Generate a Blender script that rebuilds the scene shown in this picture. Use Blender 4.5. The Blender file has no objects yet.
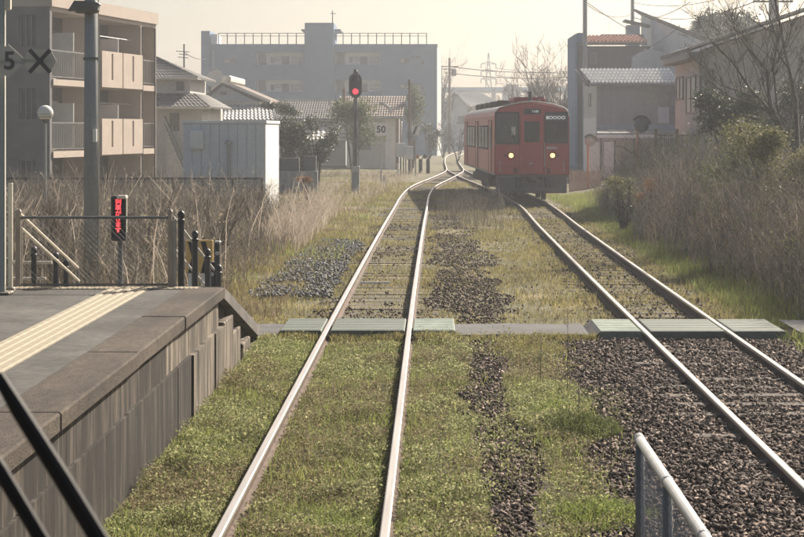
import bpy, math, random
import numpy as np
from mathutils import Vector, Quaternion, Matrix

random.seed(7)
RNG = np.random.default_rng(11)
SC = bpy.context.scene
COL = SC.collection
R = math.radians

# ------------------------------------------------------------------ camera, sky, sun, exposure
F = 1800.0; VX = 433.0; VY = 128.0; EYE = 2.75
cam_d = bpy.data.cameras.new('camera')
cam = bpy.data.objects.new('camera', cam_d); COL.objects.link(cam)
cam.location = (0, 0, EYE); cam.rotation_euler = (R(90), 0, 0)
cam_d.sensor_width = 36.0
cam_d.lens = 36.0 * F / 804.0
cam_d.shift_x = (402.0 - VX) / 804.0
cam_d.shift_y = -(268.5 - VY) / 804.0
cam_d.clip_start = 0.2; cam_d.clip_end = 5000
cam_d.dof.use_dof = True
cam_d.dof.focus_distance = 38.0
cam_d.dof.aperture_fstop = 20.0
SC.camera = cam

SUN_EL, SUN_AZ = R(35), R(34)          # azimuth measured from +Y (ahead) towards +X (right)
world = bpy.data.worlds.new('World'); SC.world = world
world.use_nodes = True
wn = world.node_tree.nodes; wl = world.node_tree.links
bg = wn['Background']
sky = wn.new('ShaderNodeTexSky'); sky.sky_type = 'NISHITA'; sky.sun_disc = False
sky.sun_elevation = SUN_EL; sky.sun_rotation = SUN_AZ
sky.air_density = 0.8; sky.dust_density = 3.6; sky.ozone_density = 1.0
tint = wn.new('ShaderNodeMixRGB'); tint.blend_type = 'MULTIPLY'; tint.inputs['Fac'].default_value = 1.0
tint.inputs['Color2'].default_value = (1.0, 0.965, 0.905, 1)
wl.new(sky.outputs['Color'], tint.inputs['Color1'])
wl.new(tint.outputs['Color'], bg.inputs['Color'])
bg.inputs['Strength'].default_value = 0.054

sun_d = bpy.data.lights.new('sun', 'SUN'); sun_d.energy = 5.0; sun_d.angle = R(0.6); sun_d.color = (1.0, 0.9, 0.77)
sun = bpy.data.objects.new('sun', sun_d); COL.objects.link(sun)
sdir = Vector((math.sin(SUN_AZ) * math.cos(SUN_EL), math.cos(SUN_AZ) * math.cos(SUN_EL), math.sin(SUN_EL)))
sun.rotation_mode = 'QUATERNION'; sun.rotation_quaternion = sdir.to_track_quat('Z', 'Y')
sun.location = sdir * 60

SC.view_settings.view_transform = 'Standard'
SC.view_settings.look = 'None'
SC.view_settings.exposure = 1.08
SC.view_settings.gamma = 1.0

# ------------------------------------------------------------------ small helpers
def X(px, Y): return (px - VX) * Y / F
def Z(py, Y): return EYE + (VY - py) * Y / F
def P(px, py, Y): return (X(px, Y), Y, Z(py, Y))

def vnoise(x, y, s, seed=0):
    """cheap smooth value noise in 0..1 for numpy arrays"""
    x = np.asarray(x, float) / s + 517.3 * (seed + 1); y = np.asarray(y, float) / s + 231.7 * (seed + 1)
    xi = np.floor(x); yi = np.floor(y); fx = x - xi; fy = y - yi
    fx = fx * fx * (3 - 2 * fx); fy = fy * fy * (3 - 2 * fy)
    def h(a, b):
        v = np.sin(a * 127.1 + b * 311.7 + seed * 74.7) * 43758.5453
        return v - np.floor(v)
    return (h(xi, yi) * (1 - fx) + h(xi + 1, yi) * fx) * (1 - fy) + (h(xi, yi + 1) * (1 - fx) + h(xi + 1, yi + 1) * fx) * fy

def fbm(x, y, s, seed=0):
    return 0.55 * vnoise(x, y, s, seed) + 0.3 * vnoise(x, y, s * .47, seed + 3) + 0.15 * vnoise(x, y, s * .21, seed + 5)

class MB:
    def __init__(s): s.v = []; s.f = []
    def box(s, x0, x1, y0, y1, z0, z1):
        b = len(s.v)
        s.v += [(x0,y0,z0),(x1,y0,z0),(x1,y1,z0),(x0,y1,z0),(x0,y0,z1),(x1,y0,z1),(x1,y1,z1),(x0,y1,z1)]
        s.f += [(b+3,b+2,b+1,b),(b+4,b+5,b+6,b+7),(b,b+1,b+5,b+4),(b+1,b+2,b+6,b+5),(b+2,b+3,b+7,b+6),(b+3,b,b+4,b+7)]
        return s
    def bbox(s, x0, x1, y0, y1, z0, z1, c=.01):
        """box with chamfered edges"""
        b = len(s.v)
        pts = []
        for sx in (0,1):
            for sy in (0,1):
                for sz in (0,1):
                    x = (x0,x1)[sx]; y = (y0,y1)[sy]; z = (z0,z1)[sz]
                    dx = c if sx == 0 else -c; dy = c if sy == 0 else -c; dz = c if sz == 0 else -c
                    pts += [(x, y+dy, z+dz), (x+dx, y, z+dz), (x+dx, y+dy, z)]
        s.v += pts
        def i(sx,sy,sz,k): return b + (sx*4+sy*2+sz)*3 + k
        F_ = []
        for sx in (0,1):
            q = [i(sx,0,0,0), i(sx,1,0,0), i(sx,1,1,0), i(sx,0,1,0)]; F_.append(q if sx else q[::-1])
            q = [i(0,sx,0,1), i(0,sx,1,1), i(1,sx,1,1), i(1,sx,0,1)]; F_.append(q if sx else q[::-1])
            q = [i(0,0,sx,2), i(1,0,sx,2), i(1,1,sx,2), i(0,1,sx,2)]; F_.append(q if sx else q[::-1])
        for a in (0,1):
            for c2 in (0,1):
                F_.append([i(a,c2,0,0), i(a,c2,0,1), i(a,c2,1,1), i(a,c2,1,0)][::(1 if a != c2 else -1)])
                F_.append([i(a,0,c2,0), i(a,1,c2,0), i(a,1,c2,2), i(a,0,c2,2)][::(1 if a != c2 else -1)])
                F_.append([i(0,a,c2,1), i(1,a,c2,1), i(1,a,c2,2), i(0,a,c2,2)][::(1 if a == c2 else -1)])
        for sx in (0,1):
            for sy in (0,1):
                for sz in (0,1):
                    t = [i(sx,sy,sz,0), i(sx,sy,sz,1), i(sx,sy,sz,2)]
                    F_.append(t if (sx+sy+sz) % 2 else t[::-1])
        s.f += [tuple(q) for q in F_]
        return s
    def poly(s, pts):
        b = len(s.v); s.v += [tuple(p) for p in pts]; s.f.append(tuple(range(b, b + len(pts)))); return s
    def prism(s, pts, d):
        """extrude a polygon (3D points) by vector d"""
        b = len(s.v); n = len(pts); d = Vector(d)
        s.v += [tuple(p) for p in pts] + [tuple(Vector(p) + d) for p in pts]
        s.f.append(tuple(range(b + n - 1, b - 1, -1))); s.f.append(tuple(range(b + n, b + 2 * n)))
        for i in range(n):
            j = (i + 1) % n; s.f.append((b + i, b + j, b + n + j, b + n + i))
        return s
    def tube(s, pts, r, n=6, cap=True):
        pts = [Vector(p) for p in pts]
        if not hasattr(r, '__len__'): r = [r] * len(pts)
        b = len(s.v); up = None
        for k, p in enumerate(pts):
            t = (pts[min(k + 1, len(pts) - 1)] - pts[max(k - 1, 0)])
            if t.length < 1e-9: t = Vector((0, 0, 1))
            t.normalize()
            if up is None: up = t.orthogonal().normalized()
            up = (up - t * up.dot(t))
            up = up.normalized() if up.length > 1e-6 else t.orthogonal().normalized()
            w = t.cross(up)
            for i in range(n):
                a = 2 * math.pi * i / n
                s.v.append(tuple(p + (up * math.cos(a) + w * math.sin(a)) * r[k]))
        for k in range(len(pts) - 1):
            for i in range(n):
                j = (i + 1) % n
                s.f.append((b + k*n + i, b + k*n + j, b + (k+1)*n + j, b + (k+1)*n + i))
        if cap:
            s.f.append(tuple(b + i for i in range(n - 1, -1, -1)))
            e = b + (len(pts) - 1) * n; s.f.append(tuple(e + i for i in range(n)))
        return s
    def lathe(s, prof, c=(0,0,0), axis='z', n=14):
        """revolve (r, h) profile"""
        b = len(s.v)
        for (r, h) in prof:
            for i in range(n):
                a = 2 * math.pi * i / n
                if axis == 'z': p = (c[0] + r*math.cos(a), c[1] + r*math.sin(a), c[2] + h)
                elif axis == 'y': p = (c[0] + r*math.cos(a), c[1] + h, c[2] - r*math.sin(a))
                else: p = (c[0] + h, c[1] + r*math.cos(a), c[2] + r*math.sin(a))
                s.v.append(p)
        for k in range(len(prof) - 1):
            for i in range(n):
                j = (i + 1) % n
                s.f.append((b + k*n + i, b + k*n + j, b + (k+1)*n + j, b + (k+1)*n + i))
        s.f.append(tuple(b + i for i in range(n - 1, -1, -1)))
        e = b + (len(prof) - 1) * n; s.f.append(tuple(e + i for i in range(n)))
        return s
    def sweep(s, prof, path, closed=True):
        """prof: (side, up) pairs swept along path of (x,y,z); side axis = horizontal right of travel"""
        b = len(s.v); n = len(prof); path = [Vector(p) for p in path]
        for k, p in enumerate(path):
            t = path[min(k+1, len(path)-1)] - path[max(k-1, 0)]; t.z = 0; t.normalize()
            sd = Vector((t.y, -t.x, 0))
            for (a, h) in prof: s.v.append(tuple(p + sd * a + Vector((0, 0, h))))
        for k in range(len(path) - 1):
            for i in range(n if closed else n - 1):
                j = (i + 1) % n
                s.f.append((b + k*n + i, b + k*n + j, b + (k+1)*n + j, b + (k+1)*n + i))
        s.f.append(tuple(b + i for i in range(n))[::-1])
        e = b + (len(path)-1)*n; s.f.append(tuple(e + i for i in range(n)))
        return s

def link(name, me, mat, parent=None):
    o = bpy.data.objects.new(name, me); COL.objects.link(o)
    if mat is not None and not me.materials: me.materials.append(mat)
    if parent is not None: o.parent = parent
    return o

def obj(name, mb, mat, parent=None, off=None, smooth=False):
    me = bpy.data.meshes.new(name)
    v = mb.v
    if off is not None: v = [(a[0]-off[0], a[1]-off[1], a[2]-off[2]) for a in v]
    me.from_pydata(v, [], mb.f); me.update()
    if smooth: me.shade_smooth()
    return link(name, me, mat, parent)

def npmesh(name, V, Fq, mat, parent=None, k=4):
    """mesh of n faces with k corners each; V (m,3), Fq (n,k)"""
    V = np.ascontiguousarray(V, dtype=np.float32); Fq = np.ascontiguousarray(Fq, dtype=np.int32)
    me = bpy.data.meshes.new(name)
    me.vertices.add(len(V)); me.vertices.foreach_set('co', V.ravel())
    me.loops.add(Fq.size); me.loops.foreach_set('vertex_index', Fq.ravel())
    me.polygons.add(len(Fq)); me.polygons.foreach_set('loop_start', np.arange(len(Fq), dtype=np.int32) * k)
    me.update(calc_edges=True); me.validate()
    return link(name, me, mat, parent)

def stuff(o, label=None, cat=None):
    o['kind'] = 'stuff'
    if label: o['label'] = label; o['category'] = cat
    return o
def structure(o): o['kind'] = 'structure'; return o

def tag(o, label, cat, group=None):
    o['label'] = label; o['category'] = cat
    if group: o['group'] = group
    return o

def thing(name, label, cat, loc=(0,0,0), rz=0.0, group=None):
    o = bpy.data.objects.new(name, None); COL.objects.link(o)
    o.location = loc; o.rotation_euler = (0, 0, rz); o.empty_display_size = .2
    return tag(o, label, cat, group)

def part(t, name, mb, mat, parent=None, smooth=False, local=False):
    """world-space mesh hung under thing t (or under its part)"""
    return obj(name, mb, mat, parent or t, None if local else tuple(t.location), smooth)

def copy_tree(o, parent=None):
    c = o.copy(); COL.objects.link(c)
    if parent is not None: c.parent = parent
    for ch in list(o.children): copy_tree(ch, c)
    return c

def text_mesh(name, body, size, mat, parent, loc, rot=(R(90), 0, 0), ext=.002, bold=0.0, sx=1.0):
    cu = bpy.data.curves.new(name, 'FONT'); cu.body = body; cu.size = size; cu.extrude = ext; cu.offset = bold
    cu.align_x = 'CENTER'; cu.align_y = 'CENTER'; cu.resolution_u = 3
    tmp = bpy.data.objects.new(name + '_tmp', cu); COL.objects.link(tmp)
    dg = bpy.context.evaluated_depsgraph_get()
    me = bpy.data.meshes.new_from_object(tmp.evaluated_get(dg)); me.name = name
    bpy.data.objects.remove(tmp)
    me.materials.clear()
    o = link(name, me, mat, parent); o.location = loc; o.rotation_euler = rot; o.scale = (sx, 1, 1)
    return o

# ------------------------------------------------------------------ materials
def mat(name, c1, c2=None, scale=3.0, rough=.85, metal=0.0, bump=0.0, bscale=None, stretch=(1,1,1), spec=.3,
        island=0.0, trans=0.0, emit=None, estr=0.0, c3=None, fine=0.0, detail=5.0, world_co=False):
    m = bpy.data.materials.new(name); m.use_nodes = True
    nt = m.node_tree; N = nt.nodes; L = nt.links
    b = N['Principled BSDF']; out = N['Material Output']
    b.inputs['Roughness'].default_value = rough; b.inputs['Metallic'].default_value = metal
    b.inputs['Specular IOR Level'].default_value = spec
    c1 = (*c1, 1); c2 = (*(c2 or c1[:3]), 1)
    col = None
    if c2 != c1 or c3 or island or bump:
        tc = N.new('ShaderNodeTexCoord'); mp = N.new('ShaderNodeMapping'); mp.inputs['Scale'].default_value = stretch
        if world_co:
            ge = N.new('ShaderNodeNewGeometry'); L.new(ge.outputs['Position'], mp.inputs['Vector'])
        else:
            L.new(tc.outputs['Object'], mp.inputs['Vector'])
    if c2 != c1 or c3 or island:
        nz = N.new('ShaderNodeTexNoise'); nz.inputs['Scale'].default_value = scale; nz.inputs['Detail'].default_value = detail
        nz.inputs['Roughness'].default_value = .62
        L.new(mp.outputs['Vector'], nz.inputs['Vector'])
        fac = nz.outputs['Fac']
        if island:
            g = N.new('ShaderNodeNewGeometry')
            mx = N.new('ShaderNodeMix'); mx.inputs['Factor'].default_value = island
            L.new(fac, mx.inputs[2]); L.new(g.outputs['Random Per Island'], mx.inputs[3]); fac = mx.outputs[0]
        rp = N.new('ShaderNodeValToRGB')
        lo, hi = (.3, .7) if island < .5 else (.12, .88)
        rp.color_ramp.elements[0].position = lo; rp.color_ramp.elements[0].color = c1
        rp.color_ramp.elements[1].position = hi; rp.color_ramp.elements[1].color = c2
        if c3:
            e = rp.color_ramp.elements.new((lo + hi) / 2); e.color = (*c3, 1)
        L.new(fac, rp.inputs['Fac']); col = rp.outputs['Color']
        if fine:
            n2 = N.new('ShaderNodeTexNoise'); n2.inputs['Scale'].default_value = scale * 14; n2.inputs['Detail'].default_value = 3
            L.new(mp.outputs['Vector'], n2.inputs['Vector'])
            mr = N.new('ShaderNodeMapRange'); mr.inputs['From Min'].default_value = .3; mr.inputs['From Max'].default_value = .7
            mr.inputs['To Min'].default_value = 1 - fine; mr.inputs['To Max'].default_value = 1 + fine
            L.new(n2.outputs['Fac'], mr.inputs['Value'])
            mm = N.new('ShaderNodeMixRGB'); mm.blend_type = 'MULTIPLY'; mm.inputs['Fac'].default_value = 1
            L.new(col, mm.inputs['Color1']); L.new(mr.outputs['Result'], mm.inputs['Color2']); col = mm.outputs['Color']
        L.new(col, b.inputs['Base Color'])
    else:
        b.inputs['Base Color'].default_value = c1
    if bump:
        nb = N.new('ShaderNodeTexNoise'); nb.inputs['Scale'].default_value = bscale or scale * 6; nb.inputs['Detail'].default_value = 4
        L.new(mp.outputs['Vector'], nb.inputs['Vector'])
        bp = N.new('ShaderNodeBump'); bp.inputs['Strength'].default_value = bump; bp.inputs['Distance'].default_value = .02
        L.new(nb.outputs['Fac'], bp.inputs['Height']); L.new(bp.outputs['Normal'], b.inputs['Normal'])
    if trans:
        tr = N.new('ShaderNodeBsdfTranslucent'); ms = N.new('ShaderNodeMixShader'); ms.inputs[0].default_value = trans
        if col is not None: L.new(col, tr.inputs['Color'])
        else: tr.inputs['Color'].default_value = c1
        L.new(b.outputs[0], ms.inputs[1]); L.new(tr.outputs[0], ms.inputs[2]); L.new(ms.outputs[0], out.inputs['Surface'])
    if emit:
        b.inputs['Emission Color'].default_value = (*emit, 1); b.inputs['Emission Strength'].default_value = estr
    return m

M = {}
M['ground'] = mat('ground', (.085,.075,.04), (.21,.17,.095), 0.9, .95, bump=.6, bscale=18, c3=(.095,.09,.045), fine=.35)
M['bed'] = mat('ballast_bed', (.035,.028,.024), (.10,.078,.064), 9, .95, bump=.8, bscale=60, fine=.3)
M['asphalt'] = mat('asphalt', (.042,.041,.038), (.115,.11,.10), 1.1, .9, bump=.35, bscale=140, fine=.22)
M['path'] = mat('path_asphalt', (.075,.076,.077), (.125,.124,.122), 2.2, .9, bump=.4, bscale=90, fine=.25)
M['coping'] = mat('coping_concrete', (.026,.02,.015), (.085,.066,.049), 1.6, .9, bump=.45, bscale=70, stretch=(1,.45,1), fine=.28)
M['wall_conc'] = mat('stained_concrete', (.010,.0085,.007), (.13,.105,.083), 3.2, .92, bump=.35, bscale=40, stretch=(1,2.2,.2), c3=(.024,.0195,.0155), fine=.25)
M['plinth'] = mat('plinth_concrete', (.010,.0085,.007), (.08,.066,.053), 3.6, .92, bump=.4, bscale=40, stretch=(1,2.0,.24), c3=(.022,.018,.0145), fine=.25)
M['wall_sunlit'] = mat('sunlit_stained_concrete', (.02,.017,.014), (.34,.29,.225), 3.6, .92, bump=.35, bscale=40, stretch=(1,1.8,.22), c3=(.11,.092,.072), fine=.25)  # stained concrete made lighter: sunlight on the far end put into the colour
M['ramp'] = mat('ramp_concrete', (.08,.075,.07), (.17,.155,.14), 2, .9, bump=.4, bscale=60, fine=.2)
M['tactile'] = mat('tactile_yellow', (.25,.215,.155), (.34,.295,.22), 6, .8, fine=.18)
M['railhead'] = mat('rail_head', (.44,.40,.36), (.58,.54,.49), 6, .4, metal=.75, spec=.5, stretch=(3,.15,1))
M['railside'] = mat('rail_rust', (.06,.04,.03), (.145,.10,.075), 7, .85, bump=.3, fine=.25)
M['sleeper'] = mat('sleeper_wood', (.06,.05,.043), (.16,.14,.12), 3, .92, bump=.5, bscale=30, stretch=(.5,5,5), fine=.25)
M['stone_brown'] = mat('stone_brown', (.02,.0155,.0125), (.29,.225,.185), 3, .95, island=.8, c3=(.062,.044,.035), fine=.25, spec=.35)
M['stone_grey'] = mat('stone_grey', (.05,.05,.048), (.24,.235,.225), 3, .95, island=.8, c3=(.2,.2,.2), fine=.2)
M['weed'] = mat('weed_leaf', (.075,.09,.042), (.58,.54,.30), 1.1, .75, island=.55, trans=.5, c3=(.27,.30,.125), spec=.25)
M['weed_dry'] = mat('withered_weed', (.075,.065,.04), (.46,.37,.24), 1.1, .8, island=.6, trans=.4, c3=(.21,.185,.10), spec=.2)
M['grass'] = mat('grass_blade', (.08,.11,.03), (.38,.38,.13), .9, .7, island=.55, trans=.5, c3=(.19,.24,.065), spec=.25)
M['tuft'] = mat('dark_grass', (.045,.06,.025), (.28,.27,.11), .9, .7, island=.55, trans=.45, c3=(.09,.12,.035), spec=.25)
M['olive'] = mat('olive_grass', (.12,.115,.04), (.46,.38,.18), .9, .8, island=.55, trans=.45, c3=(.24,.22,.085), spec=.2)
M['straw'] = mat('dry_straw', (.13,.10,.06), (.40,.33,.22), .8, .85, island=.65, trans=.3, c3=(.24,.185,.115), spec=.2)
M['stalk'] = mat('dry_stalk', (.045,.041,.037), (.48,.42,.35), .7, .9, island=.6, c3=(.135,.12,.102), spec=.15, trans=.15)
M['reed'] = mat('pale_reed', (.28,.22,.17), (.62,.54,.45), 1.5, .9, island=.7, trans=.35, spec=.2)
M['bark'] = mat('grey_bark', (.05,.043,.038), (.13,.115,.1), 5, .95, bump=.4)
M['twig'] = mat('twig', (.07,.058,.05), (.16,.135,.115), 3, .95, island=.4)
M['leaf_dark'] = mat('dark_evergreen_leaf', (.022,.035,.014), (.10,.125,.05), 1.5, .5, island=.6, trans=.18, c3=(.045,.065,.025), spec=.45)
M['leaf_mid'] = mat('mid_green_leaf', (.05,.07,.02), (.19,.2,.07), 1.5, .6, island=.6, trans=.35, c3=(.1,.12,.04), spec=.35)
M['leaf_yellow'] = mat('yellow_green_leaf', (.085,.09,.035), (.27,.25,.12), 1.5, .65, island=.6, trans=.4, c3=(.15,.15,.065), spec=.3)
M['leaf_rust'] = mat('rusty_leaf', (.16,.075,.035), (.36,.2,.1), 1.5, .8, island=.6, trans=.35)
M['panel_light'] = mat('green_panel_light', (.10,.135,.11), (.2,.245,.2), 3.5, .7, fine=.25, spec=.35)
M['panel_dark'] = mat('green_panel_dark', (.075,.095,.08), (.13,.15,.125), 3, .7, fine=.2, stretch=(.4,3,1))
M['rubber'] = mat('black_rubber', (.012,.012,.013), (.03,.03,.03), 4, .8)
M['black'] = mat('black_painted_metal', (.012,.013,.015), (.03,.031,.034), 5, .45, spec=.5)
M['wiper'] = mat('wiper_black', (.008,.008,.009), None, 1, .6)
M['galv'] = mat('galvanised_steel', (.34,.34,.33), (.46,.455,.44), 5, .45, metal=.35, fine=.1)
M['galv_dark'] = mat('dull_steel', (.11,.115,.115), (.19,.19,.185), 5, .6, metal=.3, fine=.12)
M['cream_metal'] = mat('cream_painted_metal', (.55,.5,.4), (.68,.62,.52), 4, .5, fine=.08)
M['beige_post'] = mat('beige_post', (.26,.22,.17), (.36,.31,.25), 5, .6)
M['mesh_green'] = mat('mesh_green', (.055,.07,.065), (.09,.105,.095), 4, .6)
M['greygreen'] = mat('grey_green_paint', (.30,.34,.32), (.37,.41,.38), 2, .6, fine=.06)
M['conc_pole'] = mat('pole_concrete', (.25,.26,.26), (.35,.36,.355), 2, .85, stretch=(3,3,.6), fine=.1)
M['orange'] = mat('orange_paint', (.42,.17,.07), (.52,.23,.1), 4, .6, fine=.1)
M['yellow'] = mat('warning_yellow', (.62,.4,.13), (.72,.48,.18), 4, .6, fine=.1)
M['led_red'] = mat('led_red', (.3,.01,.01), None, 1, .5, emit=(1.0,.06,.07), estr=1.5)
M['sig_red'] = mat('signal_red', (.3,.01,.02), None, 1, .4, emit=(1.0,.05,.08), estr=.75)
M['white_board'] = mat('white_board', (.78,.77,.74), (.86,.85,.82), 3, .6)
M['grey_board'] = mat('grey_board', (.36,.365,.35), (.42,.425,.41), 3, .6, trans=.35)
M['ink'] = mat('black_ink', (.02,.02,.022), None, 1, .7)
M['ink_grey'] = mat('grey_ink', (.09,.092,.095), None, 1, .7)
M['train_red'] = mat('train_red', (.43,.055,.05), (.52,.08,.075), 1.0, .35, spec=.5, fine=.08)
M['train_dark_red'] = mat('train_seam_red', (.16,.018,.018), (.2,.025,.022), 2, .5)
M['train_grey'] = mat('train_grey', (.10,.10,.105), (.16,.155,.15), 2, .7, fine=.2)
M['train_roof'] = mat('train_roof_grey', (.28,.26,.25), (.36,.34,.32), 1.5, .6, fine=.1)
M['train_unit'] = mat('train_roof_unit', (.22,.045,.045), (.3,.07,.065), 2, .6)
M['under'] = mat('underframe', (.02,.02,.02), (.055,.05,.045), 5, .85)
M['glass_dark'] = mat('dark_glass', (.02,.023,.026), (.05,.055,.06), 1.2, .12, spec=.5)
M['glass_cab'] = mat('cab_glass', (.045,.055,.058), (.11,.12,.115), 1.5, .12, spec=.5)
M['lamp'] = mat('headlamp', (.9,.8,.5), None, 1, .3, emit=(1.0,.52,.12), estr=2.2)
M['led_white'] = mat('led_sign_white', (.5,.52,.52), None, 1, .5, emit=(.85,.9,.9), estr=.35)
M['apt_cream'] = mat('apartment_cream', (.40,.335,.285), (.47,.395,.335), 1.2, .85, fine=.06)
M['apt_grey'] = mat('apartment_tile_grey', (.125,.122,.125), (.17,.165,.165), 1.2, .8, fine=.08)
M['apt_in'] = mat('balcony_wall', (.12,.115,.115), (.17,.16,.155), 1, .9)
M['blue_wall'] = mat('blue_grey_render', (.115,.185,.285), (.15,.225,.33), .35, .9, fine=.05)
M['blue_light'] = mat('pale_balcony_wall', (.62,.61,.59), (.7,.69,.67), .6, .9)
M['shed_wall'] = mat('shed_siding', (.58,.61,.63), (.66,.68,.69), .9, .55, fine=.06, spec=.4)
M['white'] = mat('white_paint', (.66,.66,.65), (.76,.76,.74), 2, .6, fine=.05)
M['cream_wall'] = mat('cream_render', (.46,.445,.415), (.56,.54,.505), .8, .9, fine=.1)
M['pink_wall'] = mat('pinkish_render', (.48,.43,.40), (.58,.525,.49), .8, .9, fine=.1)
M['grey_wall'] = mat('grey_siding', (.21,.22,.235), (.28,.285,.295), .8, .8, stretch=(4,4,.3), fine=.12)
M['dark_wall'] = mat('dark_blue_siding', (.065,.07,.085), (.10,.105,.12), .8, .8, stretch=(3,3,.4), fine=.1)
M['pale_wall'] = mat('pale_blue_wall', (.46,.49,.52), (.55,.575,.6), .7, .8, fine=.06)
M['blue_band'] = mat('blue_band', (.2,.27,.36), (.26,.33,.41), 1, .7)
M['tile_silver'] = mat('silver_tile', (.36,.35,.33), (.5,.48,.45), 3, .38, spec=.6, fine=.15)
M['tile_glint'] = mat('glinting_silver_tile', (.58,.57,.54), (.74,.72,.68), 3, .35, spec=.6, fine=.15)  # silver tile whitened, the sun glint put into its colour
M['tile_terra'] = mat('terracotta_tile', (.42,.2,.12), (.58,.32,.2), 2.5, .55, spec=.5, fine=.2)
M['tile_dark'] = mat('dark_tile', (.075,.073,.073), (.13,.125,.12), 2.5, .8, spec=.15, fine=.15)
M['tile_brown'] = mat('brown_tile', (.13,.10,.085), (.2,.16,.135), 2.5, .8, spec=.15, fine=.15)
M['roof_grey'] = mat('grey_roof_sheet', (.10,.097,.093), (.17,.16,.15), 1.2, .75, spec=.2, fine=.12)
M['roof_pale'] = mat('pale_roof_sheet', (.5,.46,.4), (.62,.57,.5), 1.2, .5, spec=.5, fine=.1)
M['frame'] = mat('window_frame', (.14,.13,.12), (.2,.185,.17), 3, .5)
M['pane'] = mat('window_pane', (.07,.08,.085), (.13,.14,.145), .7, .15, spec=.5)
M['pane_curtain'] = mat('curtained_pane', (.34,.32,.29), (.5,.48,.43), 1.2, .3, stretch=(3,3,.3), spec=.5)
M['wood'] = mat('brown_wood', (.14,.09,.06), (.22,.15,.1), 3, .8, fine=.15)
M['plank'] = mat('weathered_plank', (.32,.27,.22), (.46,.4,.33), 2, .9, stretch=(3,3,.4), fine=.15)
M['planter'] = mat('planter_grey', (.09,.10,.10), (.14,.15,.15), 2, .85)
M['wire'] = mat('wire_dark', (.03,.03,.032), None, 1, .7)
M['far_steel'] = mat('far_steel', (.12,.13,.14), (.16,.17,.18), 1, .7)
M['hill'] = mat('far_hill', (.10,.115,.10), (.16,.165,.13), .05, .95)
M['globe'] = mat('opal_globe', (.70,.68,.62), (.78,.76,.7), 2, .35)
M['soil'] = M['ground']

# ------------------------------------------------------------------ setting: ground
def gz(x, y):
    x = np.asarray(x, float); y = np.asarray(y, float)
    h = np.full(np.broadcast(x, y).shape, -.17)
    t = np.clip((x - 4.9) / 3.2, 0, 1); t = t * t * (3 - 2 * t)
    h = h + t * .38 * np.clip((y - 24) / 6, 0, 1)
    tl = np.clip((-x - 2.6) / 2.5, 0, 1)
    h = h + tl * .12
    amp = np.clip(np.minimum(np.abs(x + .9), np.abs(x - 3.5)) - .7, 0, 1.0)
    h = h + amp * (.07 * (vnoise(x, y, 1.7, 2) - .5) + .05 * (vnoise(x, y, .6, 4) - .5))
    return h

def ground():
    a = np.linspace(-1, 1, 221); xs = np.sign(a) * (np.abs(a) ** 3.2) * 480
    b = np.linspace(0, 1, 300); ys = -18 + 8 * b + 95 * b ** 1.6 + 400 * b ** 7
    GX, GY = np.meshgrid(xs, ys); H = gz(GX, GY)
    V = np.stack([GX, GY, H], -1).reshape(-1, 3)
    nx = len(xs); i = np.arange(len(ys) - 1)[:, None] * nx + np.arange(nx - 1)[None, :]
    i = i.ravel(); Fq = np.stack([i, i + 1, i + 1 + nx, i + nx], 1)
    structure(npmesh('ground', V, Fq, M['ground']))
ground()

# track centre lines
def spline(pts, step=1.0):
    ys = [p[0] for p in pts]; out = []
    y = ys[0]
    n = len(pts)
    def ev(y):
        k = 0
        while k < n - 2 and y > pts[k+1][0]: k += 1
        (y1, x1), (y2, x2) = pts[k], pts[k+1]
        m1 = (pts[k+1][1] - pts[k-1][1]) / (pts[k+1][0] - pts[k-1][0]) if k > 0 else (x2 - x1) / (y2 - y1)
        m2 = (pts[k+2][1] - pts[k][1]) / (pts[k+2][0] - pts[k][0]) if k + 2 < n else (x2 - x1) / (y2 - y1)
        d = y2 - y1; t = (y - y1) / d
        return ((2*t**3 - 3*t**2 + 1) * x1 + (t**3 - 2*t**2 + t) * d * m1 + (-2*t**3 + 3*t**2) * x2 + (t**3 - t**2) * d * m2)
    return ev
LC = spline([(-12,-.905),(14,-.895),(30,-.89),(50,-.84),(62,-.785),(75,-.71),(86,-.42),(98,.35),(112,1.22),(120,1.47),(150,1.55),(180,2.05),(215,4.0),(260,8.2),(330,17)])
RC = spline([(-12,3.43),(14,3.43),(30,3.46),(50,3.55),(66,3.66),(80,3.22),(92,2.62),(105,2.0),(118,1.55),(126,1.5)])

def bed(name, ev, y0, y1, half, z, jag=.25, seed=0):
    ys = np.arange(y0, y1, .35); mb = MB()
    for k, y in enumerate(ys):
        c = ev(y)
        for s in (-1, 1):
            j = jag * (float(fbm(np.array([y * 1.0]), np.array([s * 9.0]), 1.3, seed)[0]) - .5)
            mb.v.append((c + s * (half + j), y, z))
    for k in range(len(ys) - 1): mb.f.append((2*k, 2*k+1, 2*k+3, 2*k+2))
    return structure(obj(name, mb, M['bed']))
bed('ballast_bed', RC, -10, 24.3, 1.75, -.135, .5, 1)
bed('ballast_bed', lambda y: .62, 8, 24.2, .26, -.136, .5, 4)

# the asphalt footpath over the tracks
def path_piece(x0, x1, y0, y1, z):
    mb = MB(); n = 12
    for k in range(n + 1):
        t = k / n; x = x0 + (x1 - x0) * t
        j0 = .05 * math.sin(x * 7.1 + 1) + .03 * math.sin(x * 17); j1 = .05 * math.sin(x * 5.3 + 2) + .03 * math.sin(x * 13)
        mb.v += [(x, y0 + j0, z - .16), (x, y0 + j0 + .02, z), (x, y1 + j1, z)]
    for k in range(n):
        b = 3 * k; mb.f += [(b, b+3, b+4, b+1), (b+1, b+4, b+5, b+2)]
    return structure(obj('path', mb, M['path']))
path_piece(.30, 2.14, 24.6, 26.0, -.075)
path_piece(4.97, 9.5, 24.3, 25.9, -.01)
path_piece(-4.2, -2.08, 24.6, 26.0, -.085)

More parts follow.
